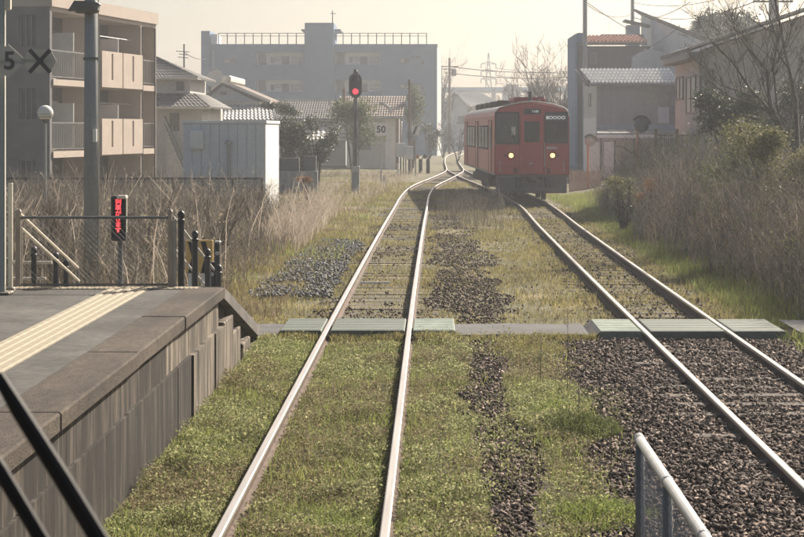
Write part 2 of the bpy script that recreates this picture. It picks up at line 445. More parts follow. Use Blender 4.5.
# ------------------------------------------------------------------ railway tracks
RAIL_HEAD = [(-.0325,-.035),(-.0325,-.006),(-.024,0),(.024,0),(.0325,-.006),(.0325,-.035)]
RAIL_WEB = [(-.064,-.15),(-.064,-.138),(-.012,-.118),(-.012,-.048),(-.029,-.0355),(.029,-.0355),(.012,-.048),(.012,-.118),(.064,-.138),(.064,-.15)]
def offset_path(ev, off, y0, y1):
    ys = list(np.arange(y0, min(y1, 60), 2.0)) + list(np.arange(max(y0, 60), y1 + .01, 1.5)); pts = []
    for y in ys:
        dx = (ev(y + .5) - ev(y - .5)); n = Vector((1, -dx, 0)).normalized()
        pts.append((ev(y) + n.x * off, y + n.y * off, 0))
    return pts
def sleeper_mb():
    mb = MB(); mb.bbox(-1.03, 1.03, -.105, .105, -.14, 0, .012); return mb
def track(label, ev, y0, y1, sl):
    t = thing('railway_track', label, 'railway track', (ev(y0), y0, 0))
    for s in (-1, 1):
        p = offset_path(ev, s * .566, y0, y1)
        w = part(t, 'rail', MB().sweep(RAIL_WEB, p), M['railside'])
        part(t, 'rail_head', MB().sweep(RAIL_HEAD, p), M['railhead'], w)
    me = None
    for (a, b, st, z) in sl:
        y = a
        while y < b:
            if me is None:
                o = obj('sleeper', sleeper_mb(), M['sleeper'], t); me = o.data
            else: o = link('sleeper', me, None, t)
            dx = ev(y + .5) - ev(y - .5)
            o.location = (ev(y) - t.location.x + random.uniform(-.02, .02), y - y0, z + random.uniform(-.012, .008)); o.rotation_euler = (0, random.uniform(-.008, .008), -math.atan(dx) + random.uniform(-.01, .01))
            y += st * random.uniform(.97, 1.03)
    return t
track('track on the left with bright rails, its bed overgrown with low green weeds', LC, -12, 325,
      [(27, 122, .66, -.158)])
track('track on the right with dark brown ballast that the red train stands on', RC, -12, 124,
      [(10.3, 24.1, .63, -.088), (27, 66, .66, -.156)])

# ------------------------------------------------------------------ level crossing decks
def crossing(label, specs, y0, y1):
    t = thing('crossing_deck', label, 'crossing deck', ((specs[0][0] + specs[-1][1]) / 2, (y0 + y1) / 2, -.15), group='crossing decks of the footpath')
    for (x0, x1, m, sl) in specs:
        mb = MB(); zt = .006
        l = x0 + (.16 if sl == -1 else 0); r = x1 - (.16 if sl == 1 else 0)
        mb.bbox(l, r, y0, y1, -.12, zt, .012)
        p = part(t, 'panel', mb, M[m])
        k = 5
        for i in range(k):                       # raised ribs along the panel
            y = y0 + (y1 - y0) * (i + .5) / k
            part(t, 'rib', MB().box(l + .03, r - .03, y - .05, y + .05, zt - .002, zt + .0025), M[m], p)
        if sl:
            e, i_ = (x0, l) if sl == -1 else (x1, r)
            part(t, 'end_ramp', MB().prism([(e, y0 + .05, -.13), (i_ - sl*.004, y0 + .002, -.13), (i_ - sl*.004, y0 + .002, zt - .004)], (0, y1 - y0 - .05, 0)), M['path'], p)
        if m == 'panel_light' or x1 - x0 > .9:
            part(t, 'support_beam', MB().box(x0 + .2, x1 - .2, y0 + .05, y0 + .2, -.15, -.121), M['rubber'], p)
    return t
crossing('crossing deck of the left track, dark green between the rails and pale green beside them',
         [(-2.08,-1.515,'panel_dark',0), (-1.395,-.385,'panel_dark',0), (-.275,.30,'panel_light',0)], 24.4, 25.95)
crossing('crossing deck of the right track, grey green with a raised shadowed front edge',
         [(2.1,2.82,'panel_light',-1), (2.94,3.95,'panel_dark',0), (4.06,4.93,'panel_dark',1)], 24.3, 25.85)

# ------------------------------------------------------------------ platform
PT = .94; PX = -2.37; PE = 20.5
pf = thing('station_platform', 'old concrete station platform with brown edge stones and a sloping end', 'platform', (-5, 10, -.2))
part(pf, 'platform_surface', MB().box(-9, -2.802, -4, PE, -.2, PT - .002), M['asphalt'])
y = -3.0; cs = []
while y < PE - .05:
    L_ = min(random.uniform(2.7, 3.1), PE - y)
    if PE - (y + L_) < .9: L_ = PE - y
    dz = random.uniform(-.006, .006); dx = random.uniform(-.008, .008)
    part(pf, 'coping_stone', MB().bbox(-2.80, PX + dx, y + .003, y + L_ - .003, PT - .13, PT + dz * .4 + .004, .014), M['coping'])
    y += L_
y = -3.0
while y < PE - .05:
    L_ = min(1.5, PE - y); d = random.uniform(-.001, .001)
    part(pf, 'wall_panel', MB().bbox(-2.78, PX - .075 + d, y + .0007, y + L_ - .0007, .40, PT - .134, .001), M['wall_sunlit' if y > 16.4 else 'wall_conc'])  # far end panels take the painted sunlit tone
    y += L_
y = -3.4
while y < PE:
    L_ = .93; d = random.uniform(-.005, .006); zt = .48 + random.uniform(-.004, .004)
    if y > 17: d += .008 if int(y * 3) % 2 else -.006
    part(pf, 'plinth_block', MB().bbox(-2.76, PX - (.03 if y > 17.5 else .048) + (d if y > 17 else 0), y + .001, y + L_ - .001, -.3, zt, .002), M['wall_sunlit' if y > 17.5 else 'plinth'])
    y += L_
# sloping end: triangular side wall, slab, cap
RE = 24.35
mb = MB().prism([(-5.2, PE + .003, -.25), (-5.2, RE, -.25), (-5.2, RE, -.05), (-5.2, PE + .003, PT - .08)], (2.72, 0, 0))
part(pf, 'ramp_side', mb, M['wall_conc'])
mb = MB().prism([(-5.2, PE + .006, PT - .078), (-5.2, RE + .25, -.09), (-5.2, RE + .25, -.02), (-5.2, PE + .006, PT - .01)], (2.56, 0, 0))
part(pf, 'ramp_surface', mb, M['ramp'])
mb = MB().prism([(-2.62, PE - .12, PT - .11), (-2.62, RE + .3, -.12), (-2.62, RE + .3, .03), (-2.62, PE - .12 + .02, PT + .012)], (.25, 0, 0))
part(pf, 'ramp_kerb', mb, M['ramp'])
for k in range(3):
    y0 = 20.65 + k * 1.0; zt = PT - .2 - (k + .9) * .245
    part(pf, 'plinth_block', MB().bbox(-2.76, PX - .02 - .02 * (k % 2), y0, y0 + .9, -.3, max(zt, .0) , .014), M['wall_sunlit'])
# tactile strip: one tile every 0.3 m, three ridges each joined to its tile
y = -2.0; me = None
def tac_tile(x0, x1, L_):
    mb = MB().box(x0, x1, 0, L_ - .0006, -.012, .003)
    n = 5
    for i in range(n):
        c = x0 + (x1 - x0) * (i + .5) / n
        mb.prism([(c - .032, .001, .0028), (c + .032, .001, .0028), (c + .022, .001, .012), (c - .022, .001, .012)], (0, L_ - .0012, 0))
    return mb
while y < 20.1:
    if me is None:
        o = obj('tactile_tile', tac_tile(-.235, .235, .3), M['tactile'], pf); me = o.data
    else: o = link('tactile_tile', me, None, pf)
    o.location = (-3.42 - pf.location.x, y - pf.location.y, PT - pf.location.z)
    y += .3
me = None
for k in range(7):
    x0 = -4.75 + k * .3
    if x0 > -3.9 and x0 < -2.9 and False: continue
    mb = MB().box(0, .296, 0, .24, -.012, .004)
    if me is None:
        for i in range(5): mb.box(.03 + i * .055, .06 + i * .055, .03, .2, .004, .010)
        o = obj('tactile_tile', mb, M['tactile'], pf); me = o.data
    else: o = link('tactile_tile', me, None, pf)
    o.location = (x0 - pf.location.x, 20.2 - pf.location.y, PT + .0 - pf.location.z + .004)

# ------------------------------------------------------------------ ribbons (blades, stalks, twigs) in bulk
def ribbons(pts, w, side):
    """pts (n,k,3), w (n,k), side (n,3) -> quads"""
    n, k, _ = pts.shape
    A = pts - side[:, None, :] * w[:, :, None] * .5; B = pts + side[:, None, :] * w[:, :, None] * .5
    V = np.stack([A, B], 2).reshape(-1, 3)
    i = (np.arange(n)[:, None] * k + np.arange(k - 1)[None, :]).ravel() * 2
    Fq = np.stack([i, i + 1, i + 3, i + 2], 1)
    return V, Fq
def hdir(n, rng=RNG):
    a = rng.uniform(0, 2 * np.pi, n); return np.stack([np.cos(a), np.sin(a), np.zeros(n)], 1)
def merge(parts):
    V = []; Fq = []; o = 0
    for v, f in parts: V.append(v); Fq.append(f + o); o += len(v)
    return np.concatenate(V), np.concatenate(Fq)

def blades(x, y, z, h, w, lean=.4, rng=RNG):
    n = len(x); d = hdir(n, rng); base = np.stack([x, y, z], 1)
    l = rng.uniform(.1, 1, n) * lean * h
    mid = base + np.array([0, 0, 1]) * (h * .55)[:, None] + d * (l * .3)[:, None]
    tip = base + np.array([0, 0, 1]) * (h * rng.uniform(.8, 1, n))[:, None] + d * l[:, None]
    pts = np.stack([base, mid, tip], 1)
    side = hdir(n, rng); ww = np.stack([w, w * .85, w * .15], 1)
    return ribbons(pts, ww, side)

def leafquads(c, size, up=.5, rng=RNG):
    """small leaves as folded-free rhombs at centres c"""
    n = len(c)
    nrm = rng.normal(size=(n, 3)); nrm[:, 2] = np.abs(nrm[:, 2]) + up; nrm /= np.linalg.norm(nrm, axis=1)[:, None]
    a = np.cross(nrm, rng.normal(size=(n, 3))); a /= np.linalg.norm(a, axis=1)[:, None]
    b = np.cross(nrm, a)
    s = size[:, None]
    V = np.stack([c - a * s * .6, c + b * s * .34, c + a * s * .6, c - b * s * .34], 1).reshape(-1, 3)
    i = np.arange(n) * 4
    return V, np.stack([i, i + 1, i + 2, i + 3], 1)

def scatter(n, x0, x1, y0, y1, dens, rng=RNG, near=True):
    """rejection sampling with density dens(x,y) in 0..1; near=True thins out with distance"""
    if near:
        u = rng.uniform(0, 1, n); y = y0 * (y1 / y0) ** u
    else: y = rng.uniform(y0, y1, n)
    x = rng.uniform(x0, x1, n)
    k = rng.uniform(0, 1, n) < dens(x, y)
    return x[k], y[k]

LCv = np.vectorize(LC); RCv = np.vectorize(RC)
def near_rail(x, y, w):
    dl = np.abs(np.abs(x - LCv(y)) - .566); return dl < w
def on_crossing(x, y): return (y > 24.38) & (y < 26.1) & (x > -2.15)

# --- near weeds: low leafy plants on and beside the left track
def d_near(x, y):
    d = np.ones_like(x)
    d *= ~near_rail(x, y, .07)
    strip = np.abs(x - (.62 + .06 * np.sin(y * .9))) < .19 + .33 * (fbm(x, y, 1.1, 8) - .35)
    d = np.where(strip, .16, d)
    right = 1.62 - .035 * (24 - y) + .5 * (fbm(x, y, .9, 9) - .5)
    d = d * np.clip((right + .16 - x) / .34, .0, 1) + .05 * (x > right) * (x < right + .5)
    d *= np.clip(2.3 * fbm(x, y, .55, 12) - .25, .12, 1)
    d = np.where(on_crossing(x, y), 0, d)
    d = np.where(x < PX + .02, 0, d)
    return d
def weeds():
    x, y = scatter(140000, -2.4, 2.1, 10.4, 24.6, d_near)
    # every point is a small plant: a handful of leaves at several heights
    lush = fbm(x, y, .55, 21)
    h = (.012 + .55 * lush ** 2.6 * fbm(x, y, .2, 23) ** 1.6 * 1.5) * np.where(near_rail(x, y, .16), .5, 1.0)
    k = 4
    xx = np.repeat(x, k) + RNG.normal(0, .018, len(x) * k); yy = np.repeat(y, k) + RNG.normal(0, .018, len(x) * k)
    zz = np.repeat(gz(x, y) + .035, k) + np.repeat(h, k) * RNG.uniform(.05, 1, len(xx))
    keep = ~near_rail(xx, yy, .045)
    c = np.stack([xx, yy, zz], 1)[keep]
    inside = (c[:, 0] > LCv(c[:, 1]) - .6)
    dry = RNG.uniform(0, 1, len(c)) < np.clip(2.6 * fbm(c[:, 0], c[:, 1], .9, 27) - .95 + np.where(inside, .28, -.12), .03, .85)
    sz = RNG.uniform(.011, .029, len(c))
    V, Fq = leafquads(c[~dry], sz[~dry], .25)
    stuff(npmesh('weeds', V, Fq, M['weed']), 'low leafy green weeds covering the left track near the platform', 'weeds')
    V, Fq = leafquads(c[dry], sz[dry] * .85, .1)
    stuff(npmesh('weeds', V, Fq, M['weed_dry']), 'olive and tan withered weeds between the rails of the near left track', 'weeds')
    # finer grass blades among them
    x, y = scatter(60000, -2.4, 2.1, 10.4, 24.6, lambda a, b: d_near(a, b) * np.clip(2.2 * fbm(a, b, 1.3, 31) - .55, 0.05, 1))
    hh = RNG.uniform(.05, .15, len(x)) * (.55 + .8 * fbm(x, y, .7, 33))
    V, Fq = blades(x, y, gz(x, y) + .02, hh, RNG.uniform(.004, .008, len(x)), .7)
    stuff(npmesh('grass', V, Fq, M['grass']), 'fresh green grass beside the platform wall and left track', 'grass')
    x, y = scatter(26000, -2.4, 2.1, 10.4, 24.6, lambda a, b: d_near(a, b) * np.clip(2.4 * fbm(a, b, 1.0, 41) - .8, 0, 1))
    V, Fq = blades(x, y, gz(x, y) + .02, RNG.uniform(.05, .16, len(x)), RNG.uniform(.003, .006, len(x)), .9)
    stuff(npmesh('dry_grass', V, Fq, M['straw']), 'pale dry grass mixed into the weeds of the near left track', 'dry grass')
weeds()
def crossing_fringe():
    x = RNG.uniform(-2.3, 2.2, 5200); y = 24.37 - np.abs(RNG.normal(0, .12, len(x)))
    k = ~near_rail(x, y, .09) & ((np.abs(x - .62) > .3) | (RNG.uniform(0, 1, len(x)) < .25)); x, y = x[k], y[k]
    V, Fq = blades(x, y, gz(x, y) + .02, RNG.uniform(.07, .17, len(x)) * (.5 + fbm(x, y, .5, 3)), RNG.uniform(.006, .011, len(x)), .6)
    stuff(npmesh('grass', V, Fq, M['olive']), 'fringe of grass along the front edge of the footpath crossing', 'grass')
    x = RNG.uniform(4.95, 7, 2500); y = 24.25 - np.abs(RNG.normal(0, .5, len(x)))
    V, Fq = blades(x, y, gz(x, y) + .02, RNG.uniform(.08, .3, len(x)), RNG.uniform(.006, .011, len(x)), .6)
    stuff(npmesh('grass', V, Fq, M['grass']), 'tuft of green grass in front of the path at the right edge', 'grass')
crossing_fringe()

# --- tall grass clumps between the tracks by the mesh railing
def clump(px, py, Y, n, h, rad, mname, label):
    cx, cz = X(px, Y), Z(py, Y)
    r = rad * np.sqrt(RNG.uniform(0, 1, n)); a = RNG.uniform(0, 6.283, n)
    x = r * np.cos(a); y = r * np.sin(a) * 1.2
    z = gz(x + cx, y + Y) - float(gz(cx, Y))
    hh = RNG.uniform(.3, 1, n) * h * (1 - .6 * r / rad)
    m = n * 2
    c = np.stack([np.repeat(x, 2) + RNG.normal(0, .02, m), np.repeat(y, 2) + RNG.normal(0, .02, m), np.repeat(z, 2) + np.repeat(hh, 2) * RNG.uniform(.1, 1, m)], 1)
    V, Fq = merge([blades(x, y, z, hh, RNG.uniform(.003, .007, n), 1.0), leafquads(c, RNG.uniform(.01, .026, m), .2)])
    o = npmesh('grass_tuft', V, Fq, M[mname]); o.location = (cx, Y, float(gz(cx, Y)))
    return tag(o, label, 'grass tuft', 'tall grass tufts between the tracks')
clump(576, 430, 17.0, 2600, .34, .42, 'tuft', 'tall dark green grass tuft at the foot of the ballast slope')
clump(606, 519, 13.4, 2600, .24, .42, 'grass', 'bright green grass tuft left of the end post of the mesh railing')
clump(527, 345, 23.2, 1500, .26, .55, 'olive', 'small grass tuft just in front of the asphalt crossing path')
clump(548, 385, 19.6, 1600, .26, .45, 'weed', 'yellowish grass tuft among dead stems between the tracks')
clump(556, 408, 18.0, 1300, .28, .36, 'grass', 'ragged olive grass tuft left of the tall dark green one')
# dead upright stems
for (px, py, Y, h, lab) in [(567, 385, 19.5, 1.0, 'tallest thin dead stem standing between the tracks'), (600, 425, 17.2, .75, 'thin dead stem at the edge of the brown ballast'),
                            (578, 420, 17.4, .65, 'thin dead stem rising from the dark grass tuft'), (610, 480, 14.6, .55, 'thin dead stem close to the mesh railing'), (540, 370, 20.5, .5, 'short leafy dead stem above the olive grass')]:
    cx = X(px, Y); b = float(gz(cx, Y)); mb = MB()
    mb.tube([(0, 0, 0), (.01, .01, h * .5), (random.uniform(-.03, .03), .02, h)], [.006, .005, .002], 4)
    for k in range(9):
        z = h * random.uniform(.25, .95); a = random.uniform(0, 6.28); l = random.uniform(.03, .09)
        mb.tube([(.008, .01, z), (.008 + l * math.cos(a), .01 + l * math.sin(a), z + l * .8)], [.003, .002], 3)
    o = obj('dead_stem', mb, M['stalk']); o.location = (cx, Y, b); tag(o, lab, 'dead stem', 'dead stems between the tracks')

# --- mid distance: olive and dry grass beyond the crossing
def d_mid(x, y):
    d = np.clip(2.0 * fbm(x, y, 2.2, 51) - .45, .08, 1)
    d *= ~near_rail(x, y, .10)
    d = np.where(np.abs(np.abs(x - RCv(y)) - .566) < .12, 0, d)
    mid = np.abs(x - (.75 - .012 * (y - 26))) < .5 + 1.3 * (fbm(x, y, 1.6, 53) - .5)
    d = np.where(mid & (y < 60), d * .22, d)
    inl = np.abs(x - LCv(y)) < .5
    d = np.where(inl, d * np.clip(3.4 * fbm(x, y, 3.2, 57) - 1.0, .12, 1.0), d)
    return d
def midgrass():
    x, y = scatter(210000, -4.4, 5.4, 26.1, 95, d_mid)
    k = ~((x > RCv(y) - 1.2) & (x < RCv(y) + 1.2) & (y > 66) & (y < 90))
    x, y = x[k], y[k]
    h = RNG.uniform(.03, .12, len(x)) * (.4 + 1.6 * fbm(x, y, 1.1, 61) ** 1.5) * np.where(np.abs(x - LCv(y)) < .6, .55, 1) * np.where(np.abs(x - RCv(y)) < .6, .6, 1)
    V, Fq = blades(x, y, gz(x, y), h, RNG.uniform(.008, .016, len(x)) * (y / 40) ** .5, .8)
    stuff(npmesh('grass', V, Fq, M['olive']), 'olive and yellowing grass between the tracks beyond the crossing', 'grass')
    x, y = scatter(40000, -4.4, 5.4, 26.1, 95, lambda a, b: d_mid(a, b) * np.clip(2.2 * fbm(a, b, 1.7, 71) - .7, 0, 1))
    V, Fq = blades(x, y, gz(x, y), RNG.uniform(.04, .14, len(x)), RNG.uniform(.006, .013, len(x)), .9)
    stuff(npmesh('dry_grass', V, Fq, M['straw']), 'dry straw coloured grass between the tracks beyond the crossing', 'dry grass')
midgrass()

# --- green bank right of the right track, foot of the thicket
def bank():
    def d(x, y): return np.where(on_crossing(x, y), 0, np.clip((x - RCv(np.minimum(y, 90)) - 1.0 - .25 * fbm(x, y, .8, 3)) * 2.2, 0, 1)) * (.35 + .9 * fbm(x, y, 1.4, 81))
    x, y = scatter(120000, 4.4, 8.6, 20.5, 75, d)
    h = RNG.uniform(.08, .26, len(x)) * (.5 + .9 * fbm(x, y, 1.2, 83))
    V, Fq = blades(x, y, gz(x, y), h, RNG.uniform(.006, .013, len(x)), .7)
    stuff(npmesh('grass', V, Fq, M['grass']), 'green grass bank on the right below the brown thicket', 'grass')
    x, y = scatter(26000, 4.4, 8.6, 20.5, 75, lambda a, b: d(a, b) * np.clip(2.4 * fbm(a, b, 1.2, 85) - .8, 0, 1))
    V, Fq = blades(x, y, gz(x, y), RNG.uniform(.08, .3, len(x)), RNG.uniform(.006, .012, len(x)), .8)
    stuff(npmesh('dry_grass', V, Fq, M['straw']), 'dry grass in the bank on the right of the track', 'dry grass')
bank()

# --- thickets of dry stalks
def thicket(name, label, x, y, hmin, hmax, mname, ntw=9, wid=.012, lean=.25, taper=None, tl=.28):
    n = len(x); z = gz(x, y)
    h = RNG.uniform(hmin, hmax, n) * (.55 + .75 * fbm(x, y, 2.0, 91))
    if taper is not None: h *= taper(x, y)
    d = hdir(n); base = np.stack([x, y, z], 1)
    ts = np.array([0, .35, .7, 1.0]); bend = RNG.uniform(.02, 1, n) * lean
    pts = base[:, None, :] + np.array([0, 0, 1])[None, None, :] * (h[:, None] * ts[None, :])[:, :, None] + d[:, None, :] * (h[:, None] * bend[:, None] * ts[None, :] ** 2)[:, :, None]
    pts = pts + RNG.normal(0, .02, pts.shape) * (ts > 0)[None, :, None]
    W = wid * RNG.uniform(.6, 1.3, n)[:, None] * np.array([1, .85, .6, .3])[None, :]
    parts = [ribbons(pts, W, hdir(n))]
    # twigs
    m = n * ntw; idx = np.repeat(np.arange(n), ntw); t = RNG.uniform(.25, .98, m)
    k = np.clip((t * 3).astype(int), 0, 2); f = t * 3 - k
    p0 = pts[idx, k] * (1 - f)[:, None] + pts[idx, k + 1] * f[:, None]
    dd = hdir(m); ln = RNG.uniform(.3, 1, m) * h[idx] * tl * (1.15 - t)
    p1 = p0 + dd * (ln * .55)[:, None] + np.array([0, 0, 1]) * (ln * .45)[:, None]
    p2 = p0 + dd * (ln * .85)[:, None] + np.array([0, 0, 1]) * (ln * RNG.uniform(.5, 1.1, m))[:, None]
    pp = np.stack([p0, p1, p2], 1); ww = wid * .62 * np.stack([np.ones(m), np.full(m, .8), np.full(m, .35)], 1)
    parts.append(ribbons(pp, ww, hdir(m)))
    V, Fq = merge(parts)
    return stuff(npmesh(name, V, Fq, M[mname]), label, 'thicket')

def right_thicket():
    n = 8200
    y = 26 * (66 / 26) ** RNG.uniform(0, 1, n); x = RNG.uniform(5.1, 10.5, n)
    edge = 5.05 + .9 * (fbm(x * 0, y, 3.0, 7) - .3) + np.clip((y - 45) * .022, 0, 1)
    k = x > edge; x, y = x[k], y[k]
    edge = edge[k]
    tp = lambda a, b: np.clip(.45 + (a - edge) * .55, .45, 1.0)
    thicket('brown_thicket', 'tall brown thicket of dry stems along the right of the tracks', x, y, 1.2, 2.5, 'stalk', 14, .011, .6, tp, .38)
    k = RNG.uniform(0, 1, len(x)) < .35
    ed2 = edge[k]
    thicket('dry_reeds', 'straw coloured dry reeds inside the thicket on the right', x[k], y[k], .8, 1.8, 'straw', 7, .011, .35, lambda a, b: np.clip(.45 + (a - ed2) * .5, .4, 1.0))
right_thicket()
def thicket_leaves():
    for (mn, n, z0, z1, x0, y0, y1, sd, lab) in (('leaf_yellow', 22000, .5, 2.1, 5.6, 28, 60, 3, 'yellowing leaves scattered through the thicket on the right'), ('leaf_rust', 5000, .4, 1.8, 5.4, 30, 58, 13, 'rusty leaves in the lower thicket on the right'), ('leaf_mid', 30000, .5, 2.5, 5.8, 27, 58, 23, 'olive leaves in the upper thicket on the right')):
        x, y = scatter(n * 2, x0, 10.5, y0, y1, lambda a, b: np.clip(5 * fbm(a, b, 2.0, sd) - 2.4, 0, 1))
        z = gz(x, y) + z0 + (z1 - z0) * RNG.uniform(0, 1, len(x)) * np.clip(.35 + (x - x0) * .5, .3, 1)
        V, Fq = leafquads(np.stack([x, y, z], 1), RNG.uniform(.02, .05, len(x)), .1)
        stuff(npmesh('thicket_leaves', V, Fq, M[mn]), lab, 'leaves')
thicket_leaves()
def right_stalks():
    n = 420
    y = 28 * (58 / 28) ** RNG.uniform(0, 1, n); x = RNG.uniform(5.6, 9.8, n)
    thicket('dry_reeds', 'thick pale broken stalks standing out of the right thicket', x, y, 1.0, 2.3, 'reed', 6, .02, .5, lambda a, b: np.clip(.5 + (a - 5.6) * .4, .4, 1.0), .3)
right_stalks()

def left_thicket():
    n = 8000
    y = 26.8 * (58 / 26.8) ** RNG.uniform(0, 1, n); x = RNG.uniform(-15, -2.7, n)
    edge = -3.0 - .9 * fbm(x * 0, y, 3.0, 17) + .0 * y
    k = (x < edge) & (x > -.262 * y - 1); x, y = x[k], y[k]
    e2 = edge[k]
    tp = lambda a, b: np.clip(.35 + (e2 - a) * .38, .35, 1.0)
    thicket('brown_thicket', 'tangled brown thicket of dry stems on the left behind the platform', x, y, .75, 1.6, 'stalk', 14, .011, .75, tp, .42)
    k = RNG.uniform(0, 1, len(x)) < .4; e3 = e2[k]
    thicket('dry_reeds', 'straw coloured dry grass stems in the thicket on the left', x[k], y[k], .6, 1.3, 'straw', 6, .011, .4, lambda a, b: np.clip(.35 + (e3 - a) * .38, .35, 1.0))
    n = 420
    y = 27 * (56 / 27) ** RNG.uniform(0, 1, n); x = RNG.uniform(-13, -3.4, n); k = x > -.262 * y - .5
    thicket('dry_reeds', 'thick pale broken stalks standing out of the left thicket', x[k], y[k], .9, 1.9, 'reed', 5, .022, .6, None, .3)
    x, y = scatter(16000, -13, -3.3, 27, 56, lambda a, b: np.clip(5 * fbm(a, b, 1.8, 37) - 2.3, 0, 1))
    z = gz(x, y) + .2 + 1.3 * RNG.uniform(0, 1, len(x)) ** 1.3
    V, Fq = leafquads(np.stack([x, y, z], 1), RNG.uniform(.02, .05, len(x)), .1)
    stuff(npmesh('thicket_leaves', V, Fq, M['weed_dry']), 'withered leaves hanging in the left thicket', 'leaves')
    # low dry grass in front and in the field up to the signal
    x, y = scatter(60000, -9, -1.6, 27, 118, lambda a, b: np.where(a < LCv(b) - 1.25 - .5 * fbm(a, b, 1.5, 5), np.clip(2 * fbm(a, b, 2.2, 25) - .4, .1, 1), 0))
    V, Fq = blades(x, y, gz(x, y), RNG.uniform(.05, .2, len(x)), RNG.uniform(.008, .016, len(x)), .7)
    stuff(npmesh('dry_grass', V, Fq, M['straw']), 'dry brown grass on the ground left of the tracks', 'dry grass')
    x, y = scatter(34000, -9, -1.4, 27, 118, lambda a, b: np.where(a < LCv(b) - 1.15, np.clip(3.2 * fbm(a, b, 3.2, 35) - 1.5, 0, 1), 0))
    V, Fq = blades(x, y, gz(x, y), RNG.uniform(.08, .25, len(x)), RNG.uniform(.008, .016, len(x)), .7)
    stuff(npmesh('grass', V, Fq, M['grass']), 'green grass patches left of the tracks towards the signal', 'grass')
    # pale reed bed by the left track
    n = 750
    y = RNG.uniform(41, 60, n); x = -3.05 - .05 * (y - 41) * 0 - np.abs(RNG.normal(0, .75, n))
    thicket('pale_reeds', 'pale bleached reeds leaning beside the left track', x, y, .55, 1.15, 'reed', 8, .013, .7, None, .45)
    n = 900
    y = RNG.uniform(62, 112, n); x = LCv(y) - 1.6 - np.abs(RNG.normal(0, 1.9, n))
    thicket('dry_scrub', 'low dry scrub around the foot of the red signal', x, y, .2, .5, 'reed', 6, .016, .7, None, .5)
    # scrub in front of and left of the train between the tracks
    n = 420
    y = RNG.uniform(50, 66, n); x = 1.2 + RNG.normal(0, .55, n)
    thicket('dry_scrub', 'bare grey scrub between the tracks beside the front of the train', x, y, .4, 1.15, 'stalk', 11, .011, .3, None, .35)
left_thicket()

# ------------------------------------------------------------------ ballast stones
def stones(name, label, x, y, zoff, smin, smax, mname):
    n = len(x)
    ico = np.array([(-1,-1,-1),(1,-1,-1),(1,1,-1),(-1,1,-1),(-1,-1,1),(1,-1,1),(1,1,1),(-1,1,1)]) * .72
    tri = np.array([(0,2,1),(0,3,2),(4,5,6),(4,6,7),(0,1,5),(0,5,4),(1,2,6),(1,6,5),(2,3,7),(2,7,6),(3,0,4),(3,4,7)])
    V = np.repeat(ico[None], n, 0) * RNG.uniform(.6, 1.2, (n, 8, 1)) + RNG.normal(0, .22, (n, 8, 3))
    sc = (smin + (smax - smin) * RNG.beta(1.3, 1.6, n) * np.where(RNG.uniform(0, 1, n) < .05, 1.5, 1))[:, None] * np.stack([RNG.uniform(.85, 1.3, n), RNG.uniform(.65, 1.15, n), RNG.uniform(.5, .85, n)], 1) * .5
    V = V * sc[:, None, :]
    q = RNG.normal(size=(n, 4)); q[:, 1:3] *= .5; q /= np.linalg.norm(q, axis=1)[:, None]
    w, a, b, c = q.T
    Rm = np.stack([np.stack([1-2*(b*b+c*c), 2*(a*b-c*w), 2*(a*c+b*w)], 1), np.stack([2*(a*b+c*w), 1-2*(a*a+c*c), 2*(b*c-a*w)], 1), np.stack([2*(a*c-b*w), 2*(b*c+a*w), 1-2*(a*a+b*b)], 1)], 1)
    V = np.einsum('nij,nkj->nki', Rm, V) + np.stack([x, y, zoff], 1)[:, None, :]
    Fq = (tri[None] + (np.arange(n) * 8)[:, None, None]).reshape(-1, 3)
    return stuff(npmesh(name, V.reshape(-1, 3), Fq, M[mname], k=3), label, 'ballast')

